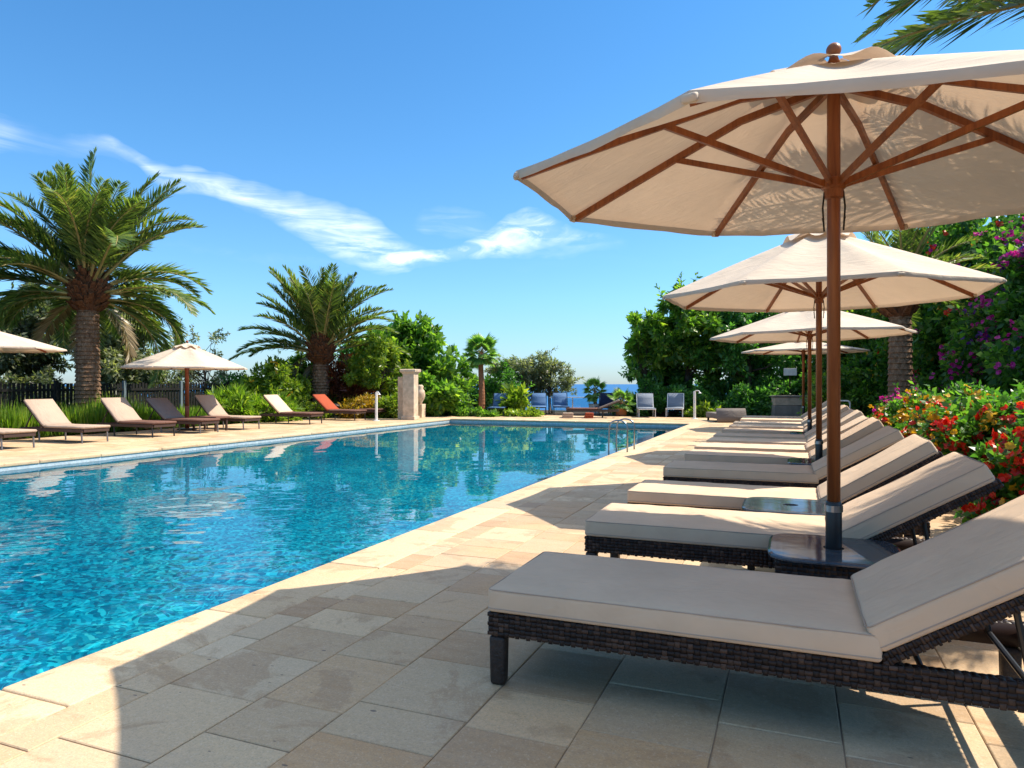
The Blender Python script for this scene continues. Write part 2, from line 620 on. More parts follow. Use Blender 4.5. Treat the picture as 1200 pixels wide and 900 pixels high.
# pool water
m, t, out = new_mat('pool_water')
co = objco(t)
gl = t.add('ShaderNodeBsdfGlossy')
gl.inputs['Roughness'].default_value = .015
tr = t.add('ShaderNodeBsdfTransparent')
tr.inputs[0].default_value = (.31, .83, .90, 1)
rf = t.add('ShaderNodeBsdfRefraction')
rf.inputs['IOR'].default_value = 1.33
rf.inputs['Roughness'].default_value = 0.0
rf.inputs['Color'].default_value = (.31, .83, .90, 1)
m1 = t.add('ShaderNodeMixShader')
m1.inputs[0].default_value = 1.0
t.l.new(tr.outputs[0], m1.inputs[1])
t.l.new(rf.outputs[0], m1.inputs[2])
fr = t.add('ShaderNodeFresnel')
fr.inputs['IOR'].default_value = 1.33
m2 = t.add('ShaderNodeMixShader')
t.l.new(fr.outputs[0], m2.inputs[0])
t.l.new(m1.outputs[0], m2.inputs[1])
t.l.new(gl.outputs[0], m2.inputs[2])
t.l.new(m2.outputs[0], out.inputs[0])
nx_, ny_ = int((x1 - x0) / .032), int((y1 - y0) / .042)
X_, Y_ = np.meshgrid(np.linspace(x0, x1, nx_), np.linspace(y0, y1, ny_), indexing='ij')
g_ = np.random.default_rng(77)
Z_ = np.zeros_like(X_)
near_ = np.interp(Y_, [1, 4, 7.5, 13], [1.0, .8, .30, .08])
for lam, am, cnt in ((1.7, .0018, 4), (.8, .0011, 6), (.40, .0013, 9), (.24, .0010, 10), (.15, .0005, 10)):
    for _ in range(cnt):
        th_ = g_.uniform(0, 2 * PI)
        k_ = 2 * PI / (lam * g_.uniform(.75, 1.3))
        wx, wy = X_ + .1 * np.sin(Y_ * 1.3 + th_), Y_ + .1 * np.sin(X_ * 1.7 - th_)
        Z_ += (near_ if lam < .5 else 1.0) * am / math.sqrt(cnt) * np.sin(k_ * (math.cos(th_) * wx + math.sin(th_) * wy) + g_.uniform(0, 6.3)) * 1.4
# the breeze has not reached the far end
Z_ *= np.interp(Y_, [2, 8, 20], [.95, .32, .09])
mb = MB()
mb.grid(np.stack([X_, Y_, Z_ - .12], 2))
wo = mb.build('pool_water', m, smooth=True)
tag(wo, kind='structure')
if CAUSTIC: wo.cycles.is_caustics_caster = True

# coping stones round the pool
mb = MB()
CW = .42
def coping_run(a0, a1, fixed, axis, side):
    p_ = a0
    while p_ < a1 - .05:
        L = min(random.choice((1.1, 1.2, 1.3)), a1 - p_)
        if a1 - p_ - L < .4: L = a1 - p_
        g = .005
        c = p_ + L / 2
        f_ = fixed + side * CW / 2
        dz = random.uniform(-.001, .001)
        if axis == 'y': mb.box(f_, c, -.03 + dz, CW - g, L - g, .06, bev=.014)
        else: mb.box(c, f_, -.03 + dz, L - g, CW - g, .06, bev=.014)
        p_ += L
coping_run(PY0 - CW, PY1 + CW, PX1, 'y', 1)
coping_run(PY0 - CW, PY1 + CW, PX0, 'y', -1)
coping_run(PX0, PX1, PY1, 'x', 1)
coping_run(PX0, PX1, PY0, 'x', -1)
tag(mb.build('pool_coping', COPE, smooth=True), kind='structure')

# pavers laid in columns along the pool
mb = MB()
base = MB()
def pave(xa, xb, ya, yb, widths):
    base.box((xa + xb) / 2, (ya + yb) / 2, -.026, xb - xa, yb - ya, .04)
    x = xa
    i = 0
    while x < xb - .02:
        w = widths[i] if i < len(widths) else random.choice((.36, .42, .46, .40))
        i += 1
        w = min(w, xb - x)
        y = ya - random.uniform(0, .5)
        while y < yb:
            L = random.choice((.26, .3, .34, .38, .42, .48))
            ya_, yb_ = max(y, ya), min(y + L, yb)
            if yb_ - ya_ > .03:
                g = random.uniform(.003, .006)
                hw, hl = (w - g) / 2, (yb_ - ya_ - g) / 2
                dz = random.uniform(-.0015, .0012)
                cx, cy = x + w / 2 + random.uniform(-.001, .001), (ya_ + yb_) / 2
                tx, ty = random.uniform(-.002, .002), random.uniform(-.002, .002)
                bv = .004
                V = []
                for (sx, sy) in ((-1, -1), (1, -1), (1, 1), (-1, 1)):
                    V.append((cx + sx * hw, cy + sy * hl, -.02))
                for (sx, sy) in ((-1, -1), (1, -1), (1, 1), (-1, 1)):
                    V.append((cx + sx * hw, cy + sy * hl, -.003 + dz))
                for (sx, sy) in ((-1, -1), (1, -1), (1, 1), (-1, 1)):
                    V.append((cx + sx * (hw - bv), cy + sy * (hl - bv), dz + sx * tx * hw + sy * ty * hl))
                F = [(8, 9, 10, 11)]
                for k in range(4):
                    F.append((k, (k + 1) % 4, 4 + (k + 1) % 4, 4 + k))
                    F.append((4 + k, 4 + (k + 1) % 4, 8 + (k + 1) % 4, 8 + k))
                mb.add(V, F)
            y += L
        x += w
pave(PX1 + CW, 1.62, -6, 26.6, (.19, .45, .38, .47, .40, .46, .42, .46))
pave(PX0 - CW - 4.3, PX0 - CW, 2, 26.6, ())
pave(PX0 - CW, PX1 + CW, PY1 + CW, 26.6, ())
tag(mb.build('paving', STONE), kind='structure')
tag(base.build('paving_bed', GROUT), kind='structure')


# ------------------------------------------------------------------ wicker weave
def weave(mb, o, u, v, nrm, lu, lv, cu=.024, cv=.021, amp=.0065):
    o, u, v, nrm = (np.array(q, float) for q in (o, u, v, nrm))
    nu, nv = max(1, round(lu / cu)), max(1, round(lv / cv))
    du, dv = lu / nu, lv / nv
    s = np.array([0, .2, .5, .8, 1.0])
    A, B = np.meshgrid(s, s, indexing='ij')
    for i in range(nu):
        for j in range(nv):
            over = (i + j) % 2 == 0
            k = 1 if over else 0
            p_, q_ = (A, B) if over else (B, A)      # p along the strand, q across it
            prof = np.sqrt(np.clip(1 - (2 * q_ - 1) ** 2 * .92, 0, 1)) * (.45 + .55 * np.sin(PI * p_))
            a_ = amp * rng.uniform(.75, 1.2)
            jit = rng.uniform(-.0012, .0012)
            H = prof * a_
            # strands run a little past their cell and are narrower than it
            uu = (A - .5) * (1.10 if over else .80) + .5
            vv = (B - .5) * (.80 if over else 1.10) + .5
            Pq = (o + ((i + uu) * du)[..., None] * u + ((j + vv) * dv + jit)[..., None] * v + H[..., None] * nrm)
            mb.grid(Pq)


LW = .70          # lounger width
def make_lounger():
    root = empty('sun_lounger', (0, 0, 0))
    w2 = LW / 2
    f = MB()
    zt, zb = .302, .207
    th = .05
    X1 = 2.10
    f.box(X1 / 2, -w2 + th / 2 + .006, (zt + zb) / 2, X1 - .02, th - .012, zt - zb - .006)
    f.box(X1 / 2, w2 - th / 2 - .006, (zt + zb) / 2, X1 - .02, th - .012, zt - zb - .006)
    f.box(.03, 0, (zt + zb) / 2, .04, LW - 2 * th, zt - zb - .006)
    f.box(X1 - .03, 0, (zt + zb) / 2, .04, LW - 2 * th, zt - zb - .006)
    f.box(.75, 0, .289, 1.40, LW - 2 * th - .002, .02)
    weave(f, (0, -w2 + .004, zb), (1, 0, 0), (0, 0, 1), (0, -1, 0), X1, zt - zb)
    weave(f, (X1, w2 - .004, zb), (-1, 0, 0), (0, 0, 1), (0, 1, 0), X1, zt - zb)
    weave(f, (.006, w2, zb), (0, -1, 0), (0, 0, 1), (-1, 0, 0), LW, zt - zb)
    weave(f, (X1 - .006, -w2, zb), (0, 1, 0), (0, 0, 1), (1, 0, 0), LW, zt - zb)
    weave(f, (.0, -w2, zt - .004), (1, 0, 0), (0, 1, 0), (0, 0, 1), X1, th, cv=.025)
    weave(f, (.0, w2 - th, zt - .004), (1, 0, 0), (0, 1, 0), (0, 0, 1), X1, th, cv=.025)
    f.build('frame', WICKER, root, smooth=True)
    for (lx, sy) in ((.038, -1), (.038, 1), (1.98, -1), (1.98, 1)):
        g = MB()
        V, F = rbox(.068, .062, .205, .016)
        V[:, :2] *= (1 - .12 * (.5 - (V[:, 2] / .205 + .5)).clip(-.5, .5))[:, None]
        g.add(V + np.array((lx, sy * (w2 - .034), .1025)), F)
        g.build('leg', DARKWICKLEG, root, smooth=True)
    # seat cushion
    c = MB()
    V, F = rbox(1.46, LW + .01, .098, .017, (22, 9, 1), .005)
    V[:, 2] += (.003 * np.sin(V[:, 0] * 7 + 2 * V[:, 1]) * np.cos(V[:, 1] * 6) + .0018 * np.sin(V[:, 0] * 23 + 3 * np.sin(V[:, 1] * 9))) * (V[:, 2] > 0)
    V[:, 2] -= .010 * np.exp(-((V[:, 0] - .35) / .28) ** 2 - (V[:, 1] / .22) ** 2) * (V[:, 2] > 0)
    V[:, 2] += .0045 * np.sin(V[:, 0] * 60 + 4 * np.sin(V[:, 1] * 8)) * np.exp(-((V[:, 0] - .66) / .09) ** 2) * (V[:, 2] > 0)
    c.add(V + np.array((.73, 0, .353)), F)
    seat = c.build('seat_cushion', CUSHION, root, smooth=True)
    def loop(lx, ly, r, z):
        pts = []
        for (cx, cy, a0) in ((lx / 2 - r, ly / 2 - r, 0), (-lx / 2 + r, ly / 2 - r, 90), (-lx / 2 + r, -ly / 2 + r, 180), (lx / 2 - r, -ly / 2 + r, 270)):
            for q in (0, 30, 60, 90): pts.append((cx + r * math.cos(R_(a0 + q)), cy + r * math.sin(R_(a0 + q)), z))
        pts.append(pts[0])
        return np.array(pts)
    pg = MB()
    pg.tube(loop(1.461, LW + .011, .02, 0) + np.array((.73, 0, .322)), .0025, 5, False)
    pg.tube(loop(1.454, LW + .004, .02, 0) + np.array((.73, 0, .3975)), .0028, 5, False)
    pg.build('piping', PIPING, seat)
    # backrest leaning back
    ang = R_(31.5)
    M = Matrix.Translation((1.465, 0, .302)) @ Matrix.Rotation(-ang, 4, 'Y')
    bf = MB()
    bf.box(.42, 0, .012, .82, LW - .06, .018)
    bf.box(.42, -w2 + .035, .010, .84, .05, .038)
    bf.box(.42, w2 - .035, .010, .84, .05, .038)
    bf.box(.825, 0, .010, .04, LW - .05, .038)
    weave(bf, (0, -w2 + .007, -.012), (1, 0, 0), (0, 0, 1), (0, -1, 0), .85, .046, cu=.014, cv=.023)
    weave(bf, (.85, w2 - .007, -.012), (-1, 0, 0), (0, 0, 1), (0, 1, 0), .85, .046, cu=.014, cv=.023)
    weave(bf, (.846, -w2, -.012), (0, 1, 0), (0, 0, 1), (1, 0, 0), LW, .046, cu=.02, cv=.023)
    weave(bf, (.0, w2 - .02, .0), (1, 0, 0), (0, -1, 0), (0, 0, -1), .8, LW - .04, cu=.045, cv=.045)
    bf.xform(M).build('backrest_frame', WICKER, root, smooth=True)
    bc = MB()
    V, F = rbox(.83, LW + .01, .10, .020, (13, 9, 1), .007)
    V[:, 2] += .004 * np.sin(V[:, 0] * 11 + 1) * np.cos(V[:, 1] * 7 + .5) * (V[:, 2] > 0)
    V[:, 2] += .0045 * np.sin(V[:, 0] * 55 + 4 * np.sin(V[:, 1] * 7 + 1)) * np.exp(-((V[:, 0] + .33) / .09) ** 2) * (V[:, 2] > 0)
    V[:, 2] -= .012 * np.exp(-(V[:, 0] / .22) ** 2 - (V[:, 1] / .2) ** 2) * (V[:, 2] > 0)
    bc.add(V + np.array((.425, 0, .083)), F)
    back = bc.xform(M).build('back_cushion', CUSHION, root, smooth=True)
    pg = MB()
    pg.tube(loop(.831, LW + .011, .024, 0) + np.array((.425, 0, .055)), .0025, 5, False)
    pg.tube(loop(.823, LW + .003, .024, 0) + np.array((.425, 0, .128)), .0028, 5, False)
    pg.xform(M).build('piping', PIPING, back)
    for sy in (-1, 1):
        s_ = MB()
        top = M @ Vector((.45, sy * .27, -.005))
        s_.tube([tuple(top), (1.90, sy * .27, .262)], .011, 8)
        s_.build('support_strut', BLACKMETAL, root)
    for (xx, zz) in ((1.90, .262), (1.60, .245)):
        cb = MB()
        cb.tube([(xx, -w2 + .04, zz), (xx, w2 - .04, zz)], .011, 8)
        cb.build('crossbar', BLACKMETAL, root)
    return root


DARKWICKLEG = simple('dark_wicker_leg', (.022, .013, .010), .5, .45, .5, 40, .5, bscale=90)
LOUNGER_Y = [3.01, 4.56, 5.87, 7.55, 9.0, 10.13, 11.25, 12.35, 13.75, 15.15, 16.45, 18.1, 19.5]
LAB = [
    'wicker lounger nearest the camera, its whole cushion in umbrella shade',
    'second wicker lounger from the camera with a sunlit strip across its seat',
    'third wicker lounger of the near row, just behind the sunlit one',
    'fourth wicker lounger of the near row, right before the second umbrella pole',
    'fifth wicker lounger of the near row, right behind the second umbrella pole',
    'sixth wicker lounger of the near row counted from the camera',
    'seventh wicker lounger of the near row counted from the camera',
    'eighth wicker lounger of the near row, in front of the third umbrella pole',
    'ninth wicker lounger of the near row, just behind the third umbrella pole',
    'tenth wicker lounger of the near row counted from the camera',
    'eleventh wicker lounger of the near row counted from the camera',
    'twelfth wicker lounger of the near row, next to last',
    'last wicker lounger of the near row, farthest from the camera',
]
proto = make_lounger()
for i, y in enumerate(LOUNGER_Y):
    o = proto if i == 0 else copy_tree(proto)
    o.location = (-1.18 + (0, -.03, -.05, -.06, -.05, -.08, -.04, -.06, -.05, -.04, -.06, -.02, -.05)[i], y, 0)
    o.rotation_euler.z = R_((0, .4, -.5, .6, -.3, .3, -.6, .5, .2, -.4, .3, -.2, .4)[i])
    tag(o, LAB[i], 'sun lounger', 'wicker loungers in the near row')
    dl = R_((0, .8, -1.2, 1.5, -.6, 2.0, -1.6, .5, -2.0, 1.2, -.8, 1.8, -1.0)[i])
    hinge = Matrix.Translation((1.465, 0, .302))
    for ch in o.children:
        if ch.name.startswith(('back_cushion', 'backrest_frame')):
            ch.matrix_local = hinge @ Matrix.Rotation(dl, 4, 'Y') @ hinge.inverted()


# ------------------------------------------------------------------ side tables
def make_table():
    root = empty('side_table', (0, 0, 0))
    n = 64
    a = np.arange(n) * 2 * PI / n
    def sq(hw, p=5.0):
        c, s = np.cos(a), np.sin(a)
        r = hw / (np.abs(c) ** p + np.abs(s) ** p) ** (1 / p)
        return np.stack([r * c, r * s], 1)
    mb = MB()
    o_, i_ = sq(.315), np.stack([.05 * np.cos(a), .05 * np.sin(a)], 1)
    rings = [(i_, .395), (i_, .413), (sq(.30), .413), (sq(.312), .409), (o_, .402), (sq(.312), .394), (i_, .392)]
    V = np.concatenate([np.column_stack([q, np.full(n, z)]) for q, z in rings])
    F = [(k * n + j, (k + 1) * n + j, (k + 1) * n + (j + 1) % n, k * n + (j + 1) % n) for k in range(len(rings) - 1) for j in range(n)]
    mb.add(V, F)
    mb.build('table_top', TABLEGLASS, root, smooth=False)
    b = MB()
    h = .27
    for k in range(4):
        M = Matrix.Rotation(k * PI / 2, 4, 'Z')
        g = MB()
        g.box(0, -h + .012, .315, 2 * h - .03, .02, .13)
        weave(g, (-h, -h, .25), (1, 0, 0), (0, 0, 1), (0, -1, 0), 2 * h, .135)
        g.xform(M)
        b.v += g.v; b.f += [tuple(i + b.n for i in q) for q in g.f]; b.n += g.n
    b.build('apron', WICKER, root, smooth=True)
    for sx in (-1, 1):
        for sy in (-1, 1):
            g = MB()
            g.box(sx * .245, sy * .245, .125, .05, .05, .25, bev=.01)
            g.build('leg', DARKWICKLEG, root, smooth=True)
    return root


tb = make_table()
TABS = [((.19, 3.93), 'wicker side table with glass top pierced by the nearest umbrella pole'),
        ((-.02, 5.22), 'low glass topped table tucked between the second and third wicker loungers'),
        ((.25, 8.28), 'glass topped side table around the foot of the second umbrella pole'),
        ((.25, 13.05), 'glass topped side table around the foot of the third umbrella pole')]
for i, ((x, y), lab) in enumerate(TABS):
    o = tb if i == 0 else copy_tree(tb)
    o.location = (x, y, 0)
    tag(o, lab, 'side table', 'side tables between the wicker loungers')


# ------------------------------------------------------------------ umbrellas
def make_umbrella(name, x, y, R, zr, za, rot, tilt, label, group, wood, pole_r=.028, nrib=8, detail=True, sleeve=None):
    root = empty(name, (x, y, 0))
    tag(root, label, 'umbrella', group)
    tx, ty = tilt
    zhub = za - .06
    def tz(px, py, z): return z + tx * px + ty * py
    rise = za - zr
    seg = 8
    # canopy: eight cloth panels that dip between the ribs and curve in along the hem
    def surf(a, s, lift=0.0):
        k = math.floor((a - rot) / (2 * PI / nrib) + 1e-6)
        mid = rot + (k + .5) * 2 * PI / nrib
        d = a - mid
        half = PI / nrib
        rr = math.cos(half) / math.cos(d)
        belly = 1 - (abs(d) / half) ** 2
        r = R * s * rr * (1 - .012 * belly * s ** 3)
        z = za - rise * (s ** 1.06) * 1.0 - .030 * R * belly * math.sin(PI * min(1, s * .95)) + .0012 * math.sin(a * 41 + 5 * s) * s * s + .0025 * math.sin(a * 17 + 9 * s) * s * (1.05 - s) + lift
        px, py = r * math.cos(a), r * math.sin(a)
        return (px, py, tz(px, py, z))
    na = nrib * seg
    ss = np.array([.022, .15, .28, .42, .56, .70, .84, .94, 1.0])
    cm = MB()
    top = np.array([[surf(rot + i * 2 * PI / na, s) for i in range(na + 1)] for s in ss])
    cm.grid(top)
    # folded hem hanging at the edge
    hem = []
    for kz, kr in ((0, 1.0), (-.022, 1.003), (-.040, .998)):
        row = []
        for i in range(na + 1):
            px, py, pz = surf(rot + i * 2 * PI / na, 1.0)
            row.append((px * kr, py * kr, pz + kz + .004 * math.sin(i * 1.7) * (kz < -.03)))
        hem.append(row)
    cm.grid(np.array(hem))
    canopy = cm.build('canopy', CANVAS, root, smooth=False)
    me = canopy.data
    me.polygons.foreach_set('use_smooth', np.ones(len(me.polygons), bool))
    # seams on the ribs stay crisp
    vm = MB()
    rv = .21 * R
    P = []
    for s in (.12, .45, .75, 1.0):
        row = []
        for i in range(na + 1):
            a = rot + i * 2 * PI / na
            d = ((i % seg) / seg - .5)
            wv = .028 * math.cos(d * 2 * PI) * s * s
            r = rv * s * (1 + .05 * math.cos(d * 2 * PI))
            px, py = r * math.cos(a), r * math.sin(a)
            row.append((px, py, tz(px, py, za + .040 - (rise / R) * r * .95 - wv + .010 * s * math.sin(i * .9))))
        P.append(row)
    vm.grid(np.array(P))
    vm.build('vent_cap', CANVAS, canopy, smooth=True)
    # pole in two stretches, black sleeve at the foot
    pm = MB()
    pm.lathe([(pole_r, .60), (pole_r, zhub), (pole_r * .9, zhub + .05)], 16)
    pole = pm.build('pole', wood, root, smooth=True)
    sm = MB()
    sm.lathe([(pole_r + .007, .03), (pole_r + .007, .64), (pole_r + .003, .65), (pole_r + .001, .652)], 16)
    sm.build('pole_sleeve', sleeve or BLACKMETAL, root, smooth=True)
    if sleeve is None:
        cm_ = MB()
        cm_.lathe([(pole_r + .012, .600), (pole_r + .012, .632)], 20)
        cm_.build('collar', LADDERSTEEL, root, smooth=False)
    bm_ = MB()
    bm_.lathe([(.24, 0.002), (.25, .01), (.25, .03), (.235, .045), (.05, .05), (.045, .16), (.038, .17)], 24)
    bm_.build('base', BLACKMETAL, root, smooth=False)
    fm = MB()
    fr = .037
    fm.lathe([(.02, -.05), (.03, -.015)] + [(max(.002, fr * math.sin(q)), .02 + fr - fr * math.cos(q) - .01) for q in np.linspace(.55, PI, 9)], 16, (0, 0, za + .018))
    fm.build('finial', wood, root, smooth=True)
    if not detail: return root
    zrun = zr - .02 if zr > 1.9 else zr + .02
    hm = MB()
    hm.lathe([(pole_r + .004, zrun - .075), (pole_r + .014, zrun - .07), (pole_r + .016, zrun - .03), (pole_r + .028, zrun - .02), (pole_r + .028, zrun + .025), (pole_r + .012, zrun + .03)], 16)
    hub = hm.build('runner', wood, root, smooth=False)
    th_ = MB()
    th_.lathe([(pole_r + .01, zhub - .07), (pole_r + .03, zhub - .06), (pole_r + .03, zhub - .01), (pole_r + .01, zhub)], 16)
    th_.build('top_hub', wood, root, smooth=False)
    cd = MB()
    for sx in (-1, 1):
        cd.tube([(sx * (pole_r + .012), -.012, zrun - .04), (sx * (pole_r + .02), -.012, zrun - .12), (sx * (pole_r + .013), -.010, zrun - .24), (sx * (pole_r + .02), -.008, zrun - .17)], .005, 6)
    cd.build('pull_cord', CORD, root)
    for k in range(nrib):
        a = rot + k * 2 * PI / nrib
        ca, sa = math.cos(a), math.sin(a)
        def rp(s, dz): 
            q = surf(a + 1e-4, s)
            return Vector((q[0], q[1], q[2] + dz))
        r0, r1 = Vector((ca * .05, sa * .05, zhub - .06)), rp(.985, -.036)
        rm = MB()
        pts = [r0] + [rp(s, -.034) for s in (.3, .55, .8)] + [r1]
        # flat rectangular batten
        bar(rm, pts, .012, .019)
        rib = rm.build('rib', wood, root)
        e_ = MB()
        j = rp(.54, -.040)
        bar(e_, [Vector((ca * (pole_r + .02), sa * (pole_r + .02), zrun)), j], .010, .016)
        e_.build('strut', wood, rib)
        cp = MB()
        V, F = rbox(.05, .06, .03, .012)
        cp.add(V, F)
        cp.xform(Matrix.Translation(r1 + Vector((ca * .012, sa * .012, .004))) @ Matrix.Rotation(a, 4, 'Z') @ Matrix.Rotation(.35, 4, 'Y'))
        cp.build('end_pocket', CANVAS, rib, smooth=True)
    return root


def bar(mb, pts, w, h):
    """rectangular batten along pts, width w across, height h"""
    pts = [Vector(p) for p in pts]
    V = []
    for i, p in enumerate(pts):
        d = (pts[min(i + 1, len(pts) - 1)] - pts[max(i - 1, 0)]).normalized()
        s = d.cross(Vector((0, 0, 1))).normalized()
        u = s.cross(d).normalized()
        for (a, b) in ((-1, -1), (1, -1), (1, 1), (-1, 1)): V.append(tuple(p + s * (a * w) + u * (b * h)))
    F = [(0, 1, 2, 3), tuple(4 * (len(pts) - 1) + k for k in (3, 2, 1, 0))]
    for i in range(len(pts) - 1):
        for k in range(4): F.append((4 * i + k, 4 * i + 4 + k, 4 * i + 4 + (k + 1) % 4, 4 * i + (k + 1) % 4))
    mb.add(V, F)


UG = 'cream umbrellas over the wicker loungers'
make_umbrella('market_umbrella', .19, 3.93, 1.63, 2.29, 2.89, .465, (-.03, .05), 'largest cream umbrella, nearest the camera, wooden ribs seen from below', UG, TEAK, .032)
make_umbrella('market_umbrella', .255, 8.28, 1.68, 2.22, 2.92, 1.145, (0, .01), 'cream umbrella just beyond the largest one, second along the near row', UG, TEAK, .031)
make_umbrella('market_umbrella', .255, 13.05, 1.64, 2.10, 2.62, .9, (.02, 0), 'third cream umbrella along the near row, low canopy', UG, TEAK, .031)
make_umbrella('market_umbrella', .25, 20.8, 1.62, 2.16, 2.46, .75, (0, 0), 'farthest and smallest cream umbrella of the near row', UG, TEAK, .033)
ULG = 'cream umbrellas across the pool'
ul = (-15.35, 14.4)
make_umbrella('market_umbrella', ul[0], ul[1], 1.62, 1.70, 2.34, .3, (0, 0), 'cream umbrella across the pool on a red wood pole, seen whole', ULG, REDWOOD, .05, sleeve=REDWOOD)
x_, y_ = spot(-22, 15.5)
make_umbrella('market_umbrella', x_, y_, 1.6, 2.05, 2.52, .1, (0, 0), 'cream umbrella across the pool cut off by the photo edge', ULG, REDWOOD, .04, sleeve=REDWOOD)


# ------------------------------------------------------------------ loungers across the pool
def curved_pad(prof, width, th, rnd=.02):
    """cushion following a side profile of (x,z) points"""
    prof = np.array(prof, float)
    d = np.gradient(prof, axis=0)
    d /= np.linalg.norm(d, axis=1)[:, None]
    nrm = np.stack([-d[:, 1], d[:, 0]], 1)
    ring = []
    w = width / 2
    for (yy, hh) in ((-w + rnd, 0), (-w, rnd), (-w, th - rnd), (-w + rnd, th), (w - rnd, th), (w, th - rnd), (w, rnd), (w - rnd, 0)): ring.append((yy, hh))
    V = []
    for k in range(len(prof)):
        for (yy, hh) in ring: V.append((prof[k, 0] + nrm[k, 0] * hh, yy, prof[k, 1] + nrm[k, 1] * hh))
    n = len(ring)
    F = [(i * n + j, (i + 1) * n + j, (i + 1) * n + (j + 1) % n, i * n + (j + 1) % n) for i in range(len(prof) - 1) for j in range(n)]
    F.append(tuple(range(n)))
    F.append(tuple((len(prof) - 1) * n + j for j in range(n - 1, -1, -1)))
    return np.array(V), F


def make_pool_lounger(mat, framemat, seatmat=None, back=42, feet=GREYMETAL):
    """foot at x=0, head at +x: thin metal legs, brown base, one soft pad bent up at the back"""
    root = empty('sun_lounger', (0, 0, 0))
    w = .66
    f = MB()
    f.box(.98, -w / 2 + .02, .265, 1.90, .035, .07, bev=.008)
    f.box(.98, w / 2 - .02, .265, 1.90, .035, .07, bev=.008)
    f.box(.03, 0, .265, .035, w - .08, .07, bev=.008)
    f.box(1.93, 0, .265, .035, w - .08, .07, bev=.008)
    f.box(.70, 0, .285, 1.3, w - .09, .02)
    f.build('frame', framemat, root)
    for (lx, sy) in ((.07, -1), (.07, 1), (1.35, -1), (1.35, 1)):
        g = MB()
        g.tube([(lx, sy * (w / 2 - .03), .24), (lx - .02, sy * (w / 2 - .03), 0.0)], .018, 8)
        g.build('leg', feet, root)
    ba = R_(back)
    prof = [(.0, .305), (.3, .305), (.7, .305), (1.05, .305), (1.18, .315)]
    L = .80
    for s in (.1, .25, .45, .7, .95, 1.0):
        prof.append((1.22 + math.cos(ba) * L * s, .325 + math.sin(ba) * L * s))
    seat = prof[:5]
    backp = prof[4:]
    V, F = curved_pad(seat, w, .055)
    c = MB(); c.add(V, F)
    c.build('seat_pad', seatmat or mat, root, smooth=True)
    V, F = curved_pad(backp, w, .06)
    c = MB(); c.add(V, F)
    c.build('back_pad', mat, root, smooth=True)
    for sy in (-1, 1):
        bf = MB()
        bar(bf, [(1.2, sy * (w / 2 - .03), .29), (1.22 + math.cos(ba) * L, sy * (w / 2 - .03), .30 + math.sin(ba) * L)], .012, .012)
        rail = bf.build('backrest_rail', framemat, root)
        bf = MB()
        bar(bf, [(1.22 + math.cos(ba) * L * .6, sy * (w / 2 - .05), .30 + math.sin(ba) * L * .6), (1.82, sy * (w / 2 - .05), .26)], .010, .010)
        bf.build('support_strut', framemat, rail)
    return root


LG = 'loungers across the pool'
BROWNFRAME = simple('brown_frame', (.055, .032, .026), .5, .35)
lo = [
    (8.95, TAUPE, TAUPE, 40, GREYMETAL, 'taupe lounger across the pool, only its foot end inside the photo'),
    (10.55, TAUPE, TAUPE, 43, GREYMETAL, 'taupe lounger across the pool before the thick palm, back raised'),
    (12.3, TAUPE, BROWNCLOTH, 43, BLACKMETAL, 'taupe backed lounger across the pool with a brown seat, second from left'),
    (13.7, DARKTAUPE, BROWNCLOTH, 40, GREYMETAL, 'darkest lounger across the pool, grey brown back, left of the umbrella pole'),
    (15.2, TAUPE, TAUPE, 46, GREYMETAL, 'taupe lounger across the pool right of the red umbrella pole'),
    (18.0, CUSHION, BROWNCLOTH, 42, BLACKMETAL, 'pale beige backed lounger across the pool with a dark low base'),
    (21.75, DARKTAUPE, BROWNCLOTH, 10, BLACKMETAL, 'dark lounger across the pool laid nearly flat, closest to the stone pillar'),
    (20.4, ORANGE, BROWNCLOTH, 40, BLACKMETAL, 'lounger across the pool with an orange red towel on its back'),
]
for (y, bm_, sm_, an, ft, lab) in lo:
    o = make_pool_lounger(bm_, BROWNFRAME, sm_, an, ft)
    o.location = (-13.8, y, 0)
    o.rotation_euler.z = PI + R_(random.uniform(-2, 2))
    tag(o, lab, 'sun lounger', LG)

# low brown table at the far umbrella
root = empty('side_table', (-14.55, 14.42, 0))
tag(root, 'low brown table at the red umbrella pole across the pool', 'side table')
g = MB(); g.box(0, 0, .36, .9, .5, .05, bev=.012); g.build('table_top', BROWNCLOTH, root)
for sx in (-1, 1):
    for sy in (-1, 1):
        g = MB(); g.box(sx * .38, sy * .19, .168, .045, .045, .335); g.build('leg', BROWNFRAME, root)


# ------------------------------------------------------------------ plants
def leaves(P, T, N, L, W, fold=.15):
    """P base points, T tip directions, N blade normals, L lengths, W widths -> (n,4,3) quads"""
    T = T / (np.linalg.norm(T, axis=1)[:, None] + 1e-9)
    B = np.cross(T, N)
    B /= np.linalg.norm(B, axis=1)[:, None] + 1e-9
    Nn = np.cross(B, T)
    L = L[:, None]; W = W[:, None]
    mid = P + T * L * .45 - Nn * W * fold
    return np.stack([P, mid + B * W * .5, P + T * L + Nn * (-.12) * L, mid - B * W * .5], 1)


